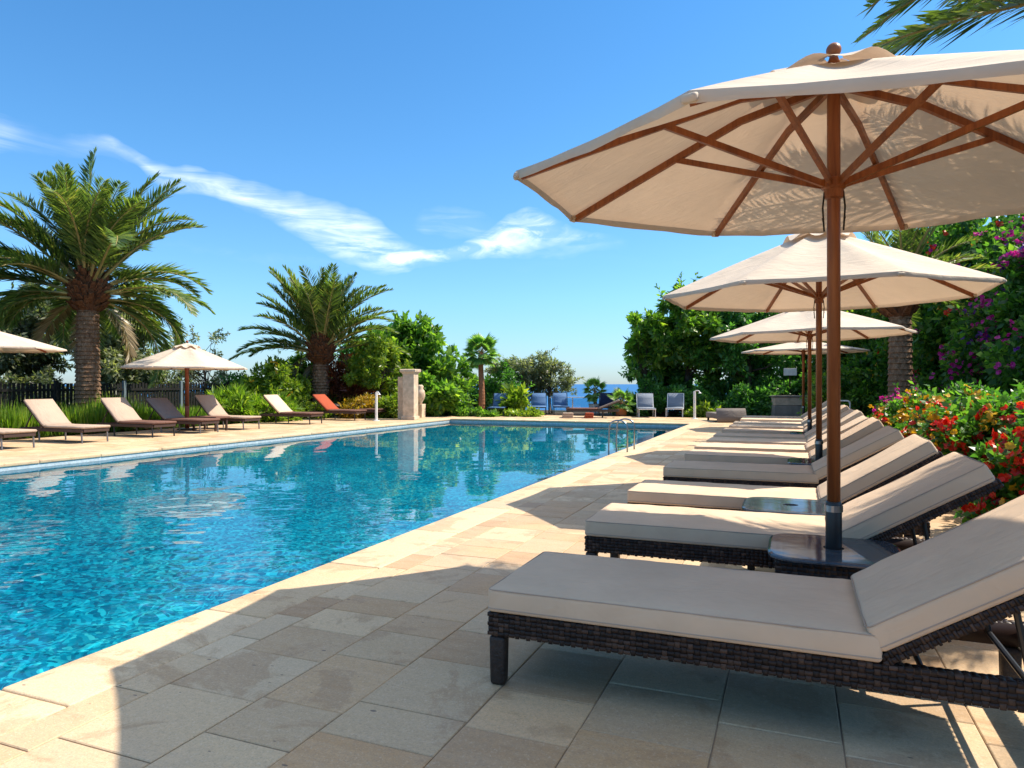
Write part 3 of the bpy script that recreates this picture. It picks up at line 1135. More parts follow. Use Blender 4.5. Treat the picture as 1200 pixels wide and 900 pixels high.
def scatter(clumps, per, L, W, up=.2, droop=0.0, shell=.35, squash=1.0):
    """leaves spread through clump spheres: clumps (n,4) = x,y,z,r"""
    clumps = np.asarray(clumps, float)
    cnt = np.maximum(3, (per * (clumps[:, 3] / clumps[:, 3].mean()) ** 2)).astype(int)
    idx = np.repeat(np.arange(len(clumps)), cnt)
    n = len(idx)
    d = rng.normal(size=(n, 3)); d /= np.linalg.norm(d, axis=1)[:, None]
    u = rng.uniform(shell ** 3, 1, n) ** (1 / 3)
    u *= rng.uniform(.85, 1.18, n)
    off = d * u[:, None] * clumps[idx, 3][:, None]
    off[:, 2] *= squash
    P = clumps[idx, :3] + off
    T = d * .7 + rng.normal(size=(n, 3)) * .6
    T[:, 2] += -droop
    N = d * .5 + rng.normal(size=(n, 3)) * .55
    N[:, 2] += up + .4
    l = L * rng.uniform(.5, 1.35, n)
    return leaves(P, T, N, l, W * l / L * rng.uniform(.8, 1.2, n))


def crown_clumps(c, r, n, cr, seed, low=-1.0, hollow=.3, twigs=.15):
    g = np.random.default_rng(seed)
    out = []
    while len(out) < n:
        d = g.normal(size=3); d /= np.linalg.norm(d)
        if d[2] < low: continue
        # uneven envelope: a few bulges and dents
        env = 1 + .22 * math.sin(3 * math.atan2(d[1], d[0]) + seed) * (1 - abs(d[2])) + .16 * math.sin(5 * d[2] + seed * 1.7) + g.normal() * .07
        u = g.uniform(hollow, 1) ** .6
        k = g.uniform(.55, 1.3)
        if g.uniform() < twigs: u *= g.uniform(1.05, 1.25); k *= .5
        out.append((c[0] + d[0] * r[0] * u * env, c[1] + d[1] * r[1] * u * env, c[2] + d[2] * r[2] * u * env, cr * k))
    return out


def branches(mb, base, h, top, clumps, r0, k=14, seed=0):
    g = np.random.default_rng(seed)
    base = np.array(base, float); top = np.array(top, float)
    wob = g.normal(size=3) * .06 * h; wob[2] = 0
    pts = [base + (top - base) * s + wob * math.sin(PI * s) for s in np.linspace(0, 1, 6)]
    mb.tube(pts, [r0 * 1.35, r0 * 1.05, r0 * .95, r0 * .85, r0 * .75, r0 * .6], 8)
    sel = g.choice(len(clumps), min(k, len(clumps)), replace=False)
    for i in sel:
        e = np.array(clumps[i][:3])
        s = g.uniform(.45, 1.0)
        st = base + (top - base) * s + wob * math.sin(PI * s)
        m_ = (st + e) / 2 + g.normal(size=3) * .1 * np.linalg.norm(e - st)
        q = [st, st * .45 + m_ * .55, m_, m_ * .4 + e * .6, e]
        mb.tube(q, [r0 * .42, r0 * .32, r0 * .24, r0 * .16, r0 * .07], 5)


def shoots(root, cl, c, n, length, L, W, mat, g, nleaf=16):
    """leafy shoots that stick out past the crown"""
    cl = np.asarray(cl, float)
    d = cl[:, :3] - np.array(c)
    w = np.linalg.norm(d, axis=1) ** 2 * (d[:, 2] > -.6 * abs(d[:, 2]).max())
    idx = g.choice(len(cl), n, p=w / w.sum())
    P, T, N, LL = [], [], [], []
    tw = MB()
    for i in idx:
        o = cl[i, :3]
        u = d[i] / (np.linalg.norm(d[i]) + 1e-6) + g.normal(size=3) * .45 + np.array((0, 0, .35))
        u /= np.linalg.norm(u)
        ln = length * g.uniform(.5, 1.3) + cl[i, 3]
        bend = g.normal(size=3) * .25 * ln
        q = lambda s: o + u * ln * s + bend * s * s
        tw.tube([q(0), q(.5), q(1)], [.012, .008, .003], 4)
        for s in np.linspace(.3, 1.0, nleaf):
            P.append(q(s)); T.append(u * .6 + g.normal(size=3) * .7); N.append(g.normal(size=3) + np.array((0, 0, .8))); LL.append(L * g.uniform(.6, 1.25))
    LL = np.array(LL)
    return leaves(np.array(P), np.array(T), np.array(N), LL, LL * W / L), tw


def tree(name, label, cat, x, y, h, cz, r, n, cr, per, L, W, mat, r0=.09, seed=1, group=None, bark=BARK, low=-.8, droop=.2, nb=16, hollow=.3, twigs=.15):
    root = empty(name, (x, y, 0))
    tag(root, label, cat, group)
    cl = crown_clumps((0, 0, cz), r, n, cr, seed, low, hollow, twigs)
    cl = [c for c in cl if c[2] > .1]
    mb = MB()
    branches(mb, (0, 0, -.05), h, (0, 0, cz), cl, r0, nb, seed)
    sq, tw = shoots(root, cl, (0, 0, cz), max(14, n // 2), min(r) * .28, L, W, mat, np.random.default_rng(seed + 500))
    mb.v += tw.v; mb.f += [tuple(i + mb.n for i in q) for q in tw.f]; mb.n += tw.n
    mb.build('trunk', bark, root, smooth=True)
    quads('crown', np.concatenate([scatter(cl, per, L, W, droop=droop), sq]), mat, root)
    return root


def shrub(name, label, cat, x, y, rx, ry, h, n, cr, per, L, W, mat, seed=1, group=None, blossoms=(), droop=.1, top_bias=True, rot=0.0):
    """bush that fills from the ground up, blossoms near its skin"""
    root = empty(name, (x, y, 0), rot)
    tag(root, label, cat, group)
    g = np.random.default_rng(seed)
    cl = []
    while len(cl) < n:
        a, u = g.uniform(0, 2 * PI), g.uniform(0, 1) ** .5
        px, py = rx * u * math.cos(a), ry * u * math.sin(a)
        hh = h * (1 - .45 * u ** 3) * (1 + .10 * math.sin(px * 2.1 + seed) + .08 * math.sin(py * 2.7 + seed * 2)) * g.uniform(.93, 1.05)
        z = hh * g.uniform(.06, 1) ** .75 - cr * .6
        cl.append((px, py, max(cr * .35, z), cr * g.uniform(.6, 1.25)))
    st = MB()
    for i in g.choice(len(cl), min(10, len(cl)), replace=False):
        c = cl[i]
        st.tube([(c[0] * .02, c[1] * .02, -.05), (c[0] * .5, c[1] * .5, c[2] * .5), (c[0], c[1], c[2])], [.03, .02, .008], 5)
    sq, tw = shoots(root, cl, (0, 0, h * .3), max(8, n // 3), min(.3, h * .14), L, W, mat, np.random.default_rng(seed + 500), 12)
    st.v += tw.v; st.f += [tuple(i + st.n for i in q) for q in tw.f]; st.n += tw.n
    st.build('stem', BARK, root)
    quads('foliage', np.concatenate([scatter(cl, per, L, W, droop=droop, shell=.45), sq]), mat, root)
    for (mname, m_, cnt, size, clus, side) in blossoms:
        arr = np.array(cl)
        out_ = (arr[:, 0] / rx * side[0] + arr[:, 1] / ry * side[1]) + .8 * (arr[:, 2] / h - .5)
        pc = arr[g.integers(0, len(arr), 5), :3]
        near_ = np.exp(-(np.linalg.norm(arr[:, None, :3] - pc[None], axis=2).min(1) / (.35 * rx)) ** 2)
        w = np.exp(3.2 * out_) * (.25 + near_)
        idx = g.choice(len(cl), cnt, p=w / w.sum())
        d = g.normal(size=(cnt, 3)) * .6 + np.array(side)
        d /= np.linalg.norm(d, axis=1)[:, None]
        C = arr[idx, :3] + d * arr[idx, 3][:, None] * 1.08
        Q = []
        for c, dd in zip(C, d):
            k = g.integers(*clus)
            for _ in range(k):
                cc = c + g.normal(size=3) * size * .75
                nn = dd + g.normal(size=3) * .5
                nn /= np.linalg.norm(nn)
                u_ = np.cross(nn, (0, 0, 1)); u_ /= np.linalg.norm(u_) + 1e-9
                v_ = np.cross(nn, u_)
                a0 = g.uniform(0, 6)
                for q in range(6):
                    aa = a0 + q * 2 * PI / 6 + g.normal() * .15
                    tt = u_ * math.cos(aa) + v_ * math.sin(aa)
                    Q.append((cc, tt + nn * g.uniform(.1, .8), nn + tt * g.normal() * .3, size * g.uniform(.55, .85)))
        Pq = np.array([q[0] for q in Q]); Tq = np.array([q[1] for q in Q]); Nq = np.array([q[2] for q in Q]); Lq = np.array([q[3] for q in Q])
        quads(mname, leaves(Pq, Tq, Nq, Lq, Lq * 1.05, .2), m_, root)
    return root


# ---- feather palms
def frond_quads(o, az, el, length, droop, n=46, ll=.42, lw=.035, vee=.5, g=rng, twist=0.0):
    """one pinnate frond: returns leaflet quads and the rachis points"""
    k = 14
    s = np.linspace(0, 1, k)
    e = el - droop * 1.12 * s ** 1.75
    ds = length / (k - 1)
    hx = np.concatenate([[0], np.cumsum(np.cos((e[1:] + e[:-1]) / 2) * ds)])
    hz = np.concatenate([[0], np.cumsum(np.sin((e[1:] + e[:-1]) / 2) * ds)])
    ca, sa = math.cos(az), math.sin(az)
    side_curve = twist * s ** 2 * length * .15
    pts = np.stack([o[0] + ca * hx - sa * side_curve, o[1] + sa * hx + ca * side_curve, o[2] + hz], 1)
    tt = np.linspace(.20, .995, n)
    Pp = np.stack([np.interp(tt, s, pts[:, i]) for i in range(3)], 1)
    tan = np.gradient(pts, axis=0); tan /= np.linalg.norm(tan, axis=1)[:, None]
    Tn = np.stack([np.interp(tt, s, tan[:, i]) for i in range(3)], 1)
    side = np.array((-sa, ca, 0.0))
    upv = np.cross(Tn, side)
    upv *= np.sign(upv[:, 2:3] + 1e-6) * 1.0
    prof = np.clip(np.sin(PI * np.clip(tt * .93 + .05, 0, 1)) ** .55, .25, 1)
    out = []
    for sg in (-1, 1):
        fwd = .55 + .75 * tt
        D = side * sg * .85 + Tn * fwd[:, None] + upv * (vee * g.uniform(.6, 1.4, n))[:, None] + g.normal(size=(n, 3)) * .10
        D[:, 2] -= .22 * g.uniform(.3, 1.5, n)
        Lq = ll * prof * g.uniform(.8, 1.1, n)
        Nq = upv + side * sg * -.6 + g.normal(size=(n, 3)) * .25
        out.append(leaves(Pp, D, Nq, Lq, np.full(n, lw) * g.uniform(.8, 1.2, n), .25))
    return np.concatenate(out), pts


def date_palm(name, label, x, y, h, r, crown_r, nfr, flen, seed, boots=True, el=(-.45, 1.45), group=None, lean=(0, 0), ll=.45, nl=46, dead=6, droopk=1.0, fruit=True, lw=.036, fixed=None):
    g = np.random.default_rng(seed)
    root = empty(name, (x, y, 0))
    tag(root, label, 'palm tree', group)
    # trunk with a lattice of old leaf scars
    n, k = 40, 150
    a = np.arange(n) * 2 * PI / n
    zz = np.linspace(-.05, h, k)
    V = []
    for z in zz:
        q = z / h
        rr = r * (1.12 - .18 * q + .22 * max(0, .12 - q) / .12)
        ph = z / .12
        rowi = math.floor(ph)
        fr = ph - rowi
        cells = 9
        pa = (a / (2 * PI) * cells + .5 * (rowi % 2)) % 1
        scale_ = (1 - fr) * np.sqrt(np.clip(1 - (2 * pa - 1) ** 2, 0, 1))
        rr_ = rr * (1 + .17 * scale_ + g.normal(size=n) * .008)
        V.append(np.stack([rr_ * np.cos(a) + lean[0] * q * h, rr_ * np.sin(a) + lean[1] * q * h, np.full(n, z)], 1))
    F = [(i * n + j, i * n + (j + 1) % n, (i + 1) * n + (j + 1) % n, (i + 1) * n + j) for i in range(k - 1) for j in range(n)]
    tm = MB(); tm.add(np.concatenate(V), F)
    tm.build('trunk', PALMBARK, root)
    top = np.array((lean[0] * h, lean[1] * h, h))
    if boots:
        bm_ = MB()
        bm_.lathe([(r * .9, -.15), (r * 1.15, 0), (r * 1.45, .25), (r * 1.5, .5), (r * 1.15, .85), (r * .6, 1.05)], 20, tuple(top))
        for q in range(150):
            aa = g.uniform(0, 2 * PI); hh = g.uniform(-.05, .95)
            br = r * np.interp(hh, [-.15, 0, .25, .5, .85, 1.05], [.9, 1.1, 1.4, 1.45, 1.1, .6])
            cpt = top + np.array((math.cos(aa) * br, math.sin(aa) * br, hh))
            o_ = np.array((math.cos(aa), math.sin(aa), .9 + hh * .9)); o_ /= np.linalg.norm(o_)
            s_ = np.array((-math.sin(aa), math.cos(aa), 0)) * .085 * g.uniform(.7, 1.2)
            l_ = g.uniform(.15, .30)
            i_ = np.array((math.cos(aa), math.sin(aa), -.6)) * .04
            bm_.add([cpt - s_ - i_, cpt + s_ - i_, cpt + s_ * .55 + o_ * l_ + i_ * .2, cpt - s_ * .55 + o_ * l_ + i_ * .2,
                     cpt - s_ + i_, cpt + s_ + i_, cpt + s_ * .5 + o_ * l_ + i_, cpt - s_ * .5 + o_ * l_ + i_],
                    [(0, 1, 2, 3), (4, 7, 6, 5), (0, 4, 5, 1), (1, 5, 6, 2), (2, 6, 7, 3), (3, 7, 4, 0)])
        bm_.build('leaf_bases', BOOT, root)
    Q = []
    cam_az = math.atan2(-y, -x)
    rm = MB()
    c0 = top + np.array((0, 0, .8 if boots else .15))
    for i in range(nfr):
        t_ = (i + .5) / nfr
        az = i * 2.399963 + g.normal() * .18
        e_ = el[1] + (el[0] - el[1]) * t_ ** 1.15 + g.normal() * .16
        dr = droopk * (1.25 - .58 * max(0, e_)) * g.uniform(.6, 1.35)
        L = flen * g.uniform(.82, 1.08) * (1 if t_ > .12 else .75)
        if fixed: az, e_, L, dr = fixed[i]
        if t_ > .5 and not fixed and abs((az - cam_az + PI) % (2 * PI) - PI) < .75: continue
        o_ = c0 + np.array((math.cos(az) * r * .5, math.sin(az) * r * .5, -.55 * t_ if boots else 0))
        q, pts = frond_quads(o_, az, e_, L, dr, nl, ll, lw, .55 if e_ > .3 else .3, g, g.normal())
        Q.append(q)
        rm.tube(pts, np.linspace(.046, .006, len(pts)) ** 1.0, 6)
    quads('crown', np.concatenate(Q), FROND, root)
    rm.build('frond_stalks', simple('frond_stalk', (.30, .23, .075), .5, .4, .3), root, smooth=True)
    if dead:
        Q = []
        for i in range(dead):
            az = cam_az + g.uniform(.9, 2 * PI - .9)
            q, pts = frond_quads(c0 + np.array((math.cos(az) * r, math.sin(az) * r, -.5)), az, g.uniform(-.9, -.1), flen * g.uniform(.5, .75), g.uniform(.7, 1.1), nl, ll * .8, lw, .2, g)
            Q.append(q)
        quads('dry_fronds', np.concatenate(Q), DEADFROND, root)
    if fruit:
        fm = MB()
        for i in range(5):
            az = g.uniform(0, 2 * PI)
            fm.tube([c0, c0 + np.array((math.cos(az) * .25, math.sin(az) * .25, .75)), c0 + np.array((math.cos(az) * .5, math.sin(az) * .5, 1.25)), c0 + np.array((math.cos(az) * .8, math.sin(az) * .8, 1.15))], [.05, .045, .03, .015], 6)
        fm.build('fruit_stalks', FRUITSTALK, root, smooth=True)
    return root


x_, y_ = spot(103, 19.5)
date_palm('date_palm', 'tallest date palm across the pool with a thick scaly trunk', x_, y_, 3.35, .27, 1, 84, 3.6, 3, ll=.70, nl=84, dead=3, el=(-.05, 1.5), droopk=1.15, lw=.05)
x_, y_ = spot(376, 27)
date_palm('date_palm', 'shorter date palm across the pool, upright feathery fronds behind the orange towel', x_, y_, 2.1, .29, 1, 66, 3.2, 8, ll=.62, nl=74, dead=4, el=(.1, 1.52), droopk=.8, lw=.055)
x_, y_ = spot(1055, 15)
date_palm('date_palm', 'palm with a bare ringed trunk standing behind the red flower bushes', x_, y_, 2.75, .21, 1, 34, 1.7, 5, ll=.34, nl=40, dead=0, el=(.15, 1.4), droopk=.8, fruit=False)
edge_fronds = [(3.34, .12, 4.3, .75), (3.37, .26, 3.9, .85), (3.24, .16, 4.1, .70), (3.45, .20, 3.7, .8), (3.28, .38, 3.9, 1.0), (3.50, .10, 3.6, .55), (3.17, .28, 3.8, .8), (3.42, .48, 3.8, 1.2), (3.31, .03, 3.8, .35), (3.56, .3, 3.5, .8)]
edge_fronds += [(-1.7 + .19 * k, (.25, .7, 1.15, .5)[k % 4], 3.1 + .15 * (k % 3), 1.1) for k in range(19)]
date_palm('date_palm', 'tall palm at the right edge, only its arching fronds inside the photo', 4.2, 6.0, 3.15, .22, 1, len(edge_fronds), 3.95, 15, ll=.46, nl=110, dead=0, fruit=False, lw=.026, fixed=edge_fronds)


# ---- fan palms
def fan_palm(name, label, x, y, h, r, nleaf, rad, seed, pot=None, group=None):
    g = np.random.default_rng(seed)
    root = empty(name, (x, y, 0))
    tag(root, label, 'palm tree', group)
    z0 = 0
    if pot:
        pm = MB()
        pm.lathe([(.15, 0), (.2, .02), (.26, .38), (.27, .42), (.23, .42), (.2, .36)], 20)
        pm.build('pot', pot, root, smooth=False)
        z0 = .36
    tm = MB()
    zz = np.linspace(z0 - .03, h, 40)
    tm.tube([(.02 * math.sin(z * 2), .02 * math.cos(z * 1.4), z) for z in zz], [r * (1.25 - .4 * (z / h)) * (1 + .05 * (i % 2)) for i, z in enumerate(zz)], 12)
    tm.build('trunk', REDBARK, root)
    Q, S = [], MB()
    for i in range(nleaf):
        az = i * 2.399963
        e_ = 1.3 - 2.1 * (i / nleaf) + g.normal() * .1
        d = np.array((math.cos(az) * math.cos(e_), math.sin(az) * math.cos(e_), math.sin(e_)))
        c = np.array((0, 0, h)); pl = rad * g.uniform(.45, .6)
        p1 = c + d * pl
        S.tube([c, c + d * pl * .5, p1], [.014, .01, .007], 5)
        sd = np.cross(d, (0, 0, 1)); sd /= np.linalg.norm(sd)
        nn = np.cross(sd, d)
        k = 24
        th = np.linspace(-1.9, 1.9, k)
        T = np.cos(th)[:, None] * d + np.sin(th)[:, None] * sd - nn * (.25 * np.abs(np.sin(th)))[:, None]
        T[:, 2] -= .18
        Lq = rad * .62 * (1 - .18 * np.abs(th) / 1.9) * g.uniform(.85, 1.05, k)
        Q.append(leaves(np.repeat(p1[None], k, 0), T, np.repeat(nn[None], k, 0), Lq, np.full(k, rad * .13), .2))
    quads('crown', np.concatenate(Q), FANLEAF, root)
    S.build('leaf_stalks', simple('fan_stalk', (.2, .18, .06), .5, .3), root)
    return root


x_, y_ = spot(564, 29)
fan_palm('fan_palm', 'slender fan palm with a thin brown trunk at the end of the pool', x_, y_, 2.55, .11, 26, .85, 4)
x_, y_ = spot(697, 29.5)
fan_palm('fan_palm', 'small fan palm against the sea, taller and left of the potted one', x_, y_, .95, .07, 16, .62, 6, WHITEPOT)
x_, y_ = spot(728, 27.5)
fan_palm('fan_palm', 'small potted fan palm beside the grey chair at the far deck', x_, y_, .55, .06, 14, .62, 9, TERRACOTTA)

# ---- trees beyond the fence, left side
T_ = lambda px, D: spot(px, D)
LT = 'grey green trees beyond the picket fence'
for i, (px, D, cz, r, n, mat, lab, sd) in enumerate([
    (-25, 24, 2.5, (1.9, 1.6, 1.7), 46, OLIVEDARK, 'grey green tree beyond the fence, leftmost, cut by the photo edge', 3),
    (52, 25, 2.9, (1.5, 1.3, 1.9), 44, OLIVEDARK, 'grey green tree beyond the fence just left of the thick palm trunk', 4),
    (142, 25.5, 2.6, (1.05, 1.1, 2.1), 48, OLIVE, 'narrow tall olive green tree beyond the fence just right of the thick palm trunk', 5)]):
    x_, y_ = T_(px, D)
    tree('olive_tree', lab, 'tree', x_, y_, 3.5, cz, r, int(n * 1.5), .36, 190, .2, .08, mat, .09, sd, LT, low=-.98, hollow=.15, twigs=.4)
x_, y_ = T_(236, 27)
tree('twiggy_tree', 'thin twiggy small tree rising behind the whole far umbrella', 'tree', x_, y_, 2.3, 2.1, (1.2, 1.0, 1.2), 34, .22, 70, .13, .05, OLIVE, .05, 21, nb=30, hollow=.3, twigs=.4)
x_, y_ = T_(205, 26)
shrub('fence_shrub', 'dark low shrub beyond the fence under the far umbrella', 'shrub', x_, y_, 1.6, 1.2, 1.7, 34, .35, 220, .14, .07, OLIVEDARK, 22)
x_, y_ = T_(275, 26.5)
shrub('fence_shrub', 'dark shrub beyond the fence right of the far umbrella', 'shrub', x_, y_, 1.3, 1.0, 1.75, 32, .32, 220, .14, .07, BROADDARK, 23)
x_, y_ = T_(318, 26)
shrub('garden_shrub', 'light green leafy shrub with orange blossoms left of the shorter date palm', 'shrub', x_, y_, 1.2, 1.0, 2.45, 46, .32, 240, .20, .09, LIME, 24, blossoms=[('blossoms', YELLOW, 18, .08, (2, 4), (.3, -.6, .4))])
x_, y_ = T_(352, 29)
shrub('garden_shrub', 'tall green shrub directly behind the shorter date palm trunk', 'shrub', x_, y_, 1.5, 1.1, 2.6, 46, .36, 240, .24, .10, BROAD, 25)
x_, y_ = T_(408, 27.5)
shrub('cordyline_shrub', 'reddish brown leaved shrub just right of the shorter date palm trunk', 'shrub', x_, y_, .85, .8, 2.1, 28, .3, 170, .34, .05, REDLEAF, 26, droop=-.4)
x_, y_ = T_(440, 27)
tree('acacia_tree', 'yellow green small tree between the red shrub and the stone pillar', 'tree', x_, y_, 2.0, 1.85, (1.25, 1.0, 1.05), 56, .21, 130, .17, .075, LIME, .06, 27, twigs=.4)
x_, y_ = T_(487, 30.5)
tree('broadleaf_tree', 'tall dark green big leaved tree behind the stone pillar', 'tree', x_, y_, 3.2, 2.15, (1.6, 1.4, 1.6), 62, .36, 150, .30, .15, BROAD, .12, 28, low=-.95, twigs=.3)
x_, y_ = T_(447, 33)
tree('broadleaf_tree', 'dark green tree behind the yellow green small tree', 'tree', x_, y_, 3.2, 2.3, (1.8, 1.4, 1.7), 56, .45, 190, .28, .13, BROADDARK, .12, 29)
x_, y_ = T_(515, 27.5)
shrub('garden_shrub', 'bright green big leaved bush right of the stone pillar', 'shrub', x_, y_, .95, .8, 1.6, 38, .26, 150, .24, .14, BROAD, 30)
x_, y_ = T_(536, 31.5)
tree('sapling', 'open leggy sapling left of the slender fan palm', 'tree', x_, y_, 1.8, 1.55, (.9, .8, .9), 26, .22, 60, .26, .13, BROAD, .05, 31, twigs=.35)
x_, y_ = T_(582, 30)
shrub('garden_shrub', 'dark bush behind the slender fan palm trunk', 'shrub', x_, y_, 1.1, .9, 2.0, 36, .32, 200, .15, .07, BROADDARK, 32)
x_, y_ = T_(612, 31)
tree('olive_tree', 'rounded grey olive tree right of the slender fan palm', 'tree', x_, y_, 2.0, 1.75, (1.6, 1.2, .95), 62, .2, 90, .17, .05, OLIVE, .08, 33, hollow=.2, twigs=.45)
x_, y_ = T_(645, 31)
tree('olive_tree', 'wispy grey olive tree closest to the open sea view', 'tree', x_, y_, 1.7, 1.4, (1.1, .9, 1.05), 50, .19, 80, .18, .05, OLIVE, .07, 34, hollow=.15, twigs=.5)
x_, y_ = T_(601, 28)
shrub('garden_shrub', 'yellow green banana like plant between the blue loungers', 'shrub', x_, y_, .5, .4, 1.05, 14, .16, 34, .38, .15, LIME, 35)
for k, (px, D, hh, lab) in enumerate([(560, 26.9, .32, 'low green edging plant below the slender fan palm'), (609, 26.9, .35, 'low yellowish edging plant in front of the blue loungers')]):
    x_, y_ = T_(px, D)
    shrub('edging_plant', lab, 'shrub', x_, y_, .9, .3, hh, 20, .14, 70, .14, .08, LIME if k else BROAD, 36 + k)

# ---- low clipped shrubs and the fern bed on the left
LS = [(349, 25.7, 1.2, .85, 'clipped yellow green shrub between the pale lounger and the orange towel', LIME, 41),
      (397, 27.6, 1.0, .9, 'clipped bright green shrub at the foot of the shorter date palm', GRASSBLADE, 42),
      (423, 26.0, .55, .95, 'clipped orange yellow shrub left of the white post', YELLOWLEAF, 43),
      (457, 26.0, .65, .85, 'clipped lime green shrub between the white post and the stone pillar', LIME, 44)]
for (px, D, r, hh, lab, mat, sd) in LS:
    x_, y_ = T_(px, D)
    shrub('clipped_shrub', lab, 'shrub', x_, y_, r, .7, hh, 34, .2, 190, .16, .05, mat, sd, 'clipped shrubs across the pool')

for k, (px, D, r, hh, lab) in enumerate([(272, 22.9, .8, 1.05, 'feathery bright green bush against the fence between two taupe loungers'), (318, 23.6, .7, .95, 'feathery bright green bush against the fence left of the pale backed lounger')]):
    x_, y_ = T_(px, D)
    shrub('fern_bush', lab, 'shrub', x_, y_, r, .5, hh, 30, .2, 110, .34, .05, GRASSBLADE, 110 + k, 'feathery bushes against the fence', droop=-.5)

# sword ferns: one uncountable bed
n = 22000
u = rng.uniform(0, 1, n)
yy = 5.5 + 17.0 * u
xx = -16.75 - rng.uniform(0, 1, n) ** .8 * 2.1
tuft = np.stack([np.round(xx * 2.6) / 2.6 + rng.normal(size=n) * .06, np.round(yy * 2.6) / 2.6 + rng.normal(size=n) * .06], 1)
hgt = (.68 + .24 * np.sin(tuft[:, 1] * 1.7) * np.cos(tuft[:, 0] * 2.3)) * rng.uniform(.6, 1.15, n)
hgt *= rng.choice([1, 1, 1, .75, 1.15], 400)[(np.abs(np.round(xx * 2.6) * 31 + np.round(yy * 2.6) * 7)).astype(int) % 400]
hgt *= np.where(yy > 14.6, .75, 1.0)
P = np.column_stack([tuft, np.full(n, -.04)])
a = rng.uniform(0, 2 * PI, n)
T = np.stack([np.cos(a) * .33, np.sin(a) * .33, np.ones(n)], 1) + rng.normal(size=(n, 3)) * .12
N = np.stack([np.cos(a), np.sin(a), np.full(n, .3)], 1)
o = quads('ornamental_grass', leaves(P, T, N, hgt, np.full(n, .05)), GRASSBLADE)
tag(o, 'bright green sword like leaves in the bed along the fence', 'ornamental grass', kind='stuff')

# ---- right side: end trees, hedge, flower bushes
RG = 'dark trees closing the far end of the deck'
for (px, D, cz, r, nn, cr, mat, L, lab, sd) in [
    (810, 30, 2.85, (2.25, 1.6, 2.1), 84, .46, BROAD, .27, 'large leafy tree at the far end of the deck beside the open sea view', 51),
    (776, 31, 1.6, (1.25, 1.0, 1.3), 40, .36, BROADDARK, .2, 'dark lower tree at the left foot of the large leafy tree', 52),
    (878, 29, 2.9, (1.9, 1.5, 2.1), 70, .48, BROADDARK, .22, 'dark tree behind the grey daybed, right of the large leafy tree', 53),
    (945, 31, 2.6, (2.4, 1.5, 2.6), 80, .52, BROADDARK, .22, 'dark tree directly behind the stone counter', 54),
    (1010, 29, 3.0, (2.0, 1.4, 2.5), 74, .52, BROADDARK, .2, 'dark tree behind the farthest umbrella, right of the stone counter', 55)]:
    x_, y_ = T_(px, D)
    tree('shade_tree', lab, 'tree', x_, y_, 4, cz, r, int(nn * 1.05), cr * .78, 180, L, L * .5, mat, .13, sd, RG, low=-.98, droop=.35, hollow=.12, twigs=.38)
x_, y_ = T_(754, 29.5)
tree('sapling', 'sparse open branched sapling at the left edge of the large leafy tree', 'tree', x_, y_, 3.2, 2.7, (.75, .7, 1.6), 34, .2, 34, .30, .15, BROAD, .05, 57, nb=26, low=-.9, hollow=.2, twigs=.35)
x_, y_ = T_(812, 26.9)
shrub('edging_plant', 'low green plant at the foot of the white shower post on the right', 'shrub', x_ + .5, y_, .7, .3, .42, 20, .14, 80, .16, .08, LIME, 60)
x_, y_ = T_(775, 28.6)
shrub('garden_shrub', 'dark bush right behind the two grey loungers', 'shrub', x_, y_, 2.0, .6, 1.25, 40, .28, 260, .16, .08, BROADDARK, 61)
x_, y_ = T_(860, 27.6)
shrub('garden_shrub', 'dark bush behind the grey daybed', 'shrub', x_, y_, 1.7, .6, 1.3, 40, .28, 260, .16, .08, BROADDARK, 62)
x_, y_ = T_(988, 22)
shrub('garden_shrub', 'light green bush left of the bare palm trunk', 'shrub', x_, y_, 1.0, .8, 1.75, 34, .26, 240, .13, .075, BROAD, 63)

for k, (px, D, rx, hh, lab) in enumerate([
    (905, 28.2, 1.6, 1.5, 'dark low bush behind the stone counter'), (960, 27, 1.6, 1.6, 'dark low bush right of the stone counter'),
    (830, 31.5, 1.8, 1.5, 'dark low bush beneath the large leafy tree'), (1015, 25.5, 1.5, 1.7, 'dark low bush below the farthest hedge bush')]):
    x_, y_ = T_(px, D)
    shrub('dark_bush', lab, 'shrub', x_, y_, rx, .8, hh, 44, .3, 260, .18, .09, BROADDARK, 90 + k, 'dark bushes at the end of the deck')
for k, (px, D, rx, hh, lab) in enumerate([
    (-20, 22.6, 1.5, 1.5, 'dark bush beyond the fence at the left photo edge'), (58, 23.2, 1.4, 1.45, 'dark bush beyond the fence left of the thick palm trunk'),
    (130, 24, 1.4, 1.35, 'dark bush beyond the fence right of the thick palm trunk')]):
    x_, y_ = T_(px, D)
    shrub('dark_bush', lab, 'shrub', x_, y_, rx, .8, hh, 40, .3, 190, .15, .08, OLIVEDARK, 95 + k, 'dark bushes beyond the picket fence')
HEDGELEAF = leaf_mat('hedge_leaf', [(0, (0.0206, 0.0686, 0.0189)), (0.5, (0.0549, 0.163, 0.0309)), (0.8, (0.1544, 0.3089, 0.0515)), (1, (0.4118, 0.5148, 0.0858))], 0.55)
HG = 'tall bougainvillea hedge bushes'
facing = (-.7, -.7, .35)
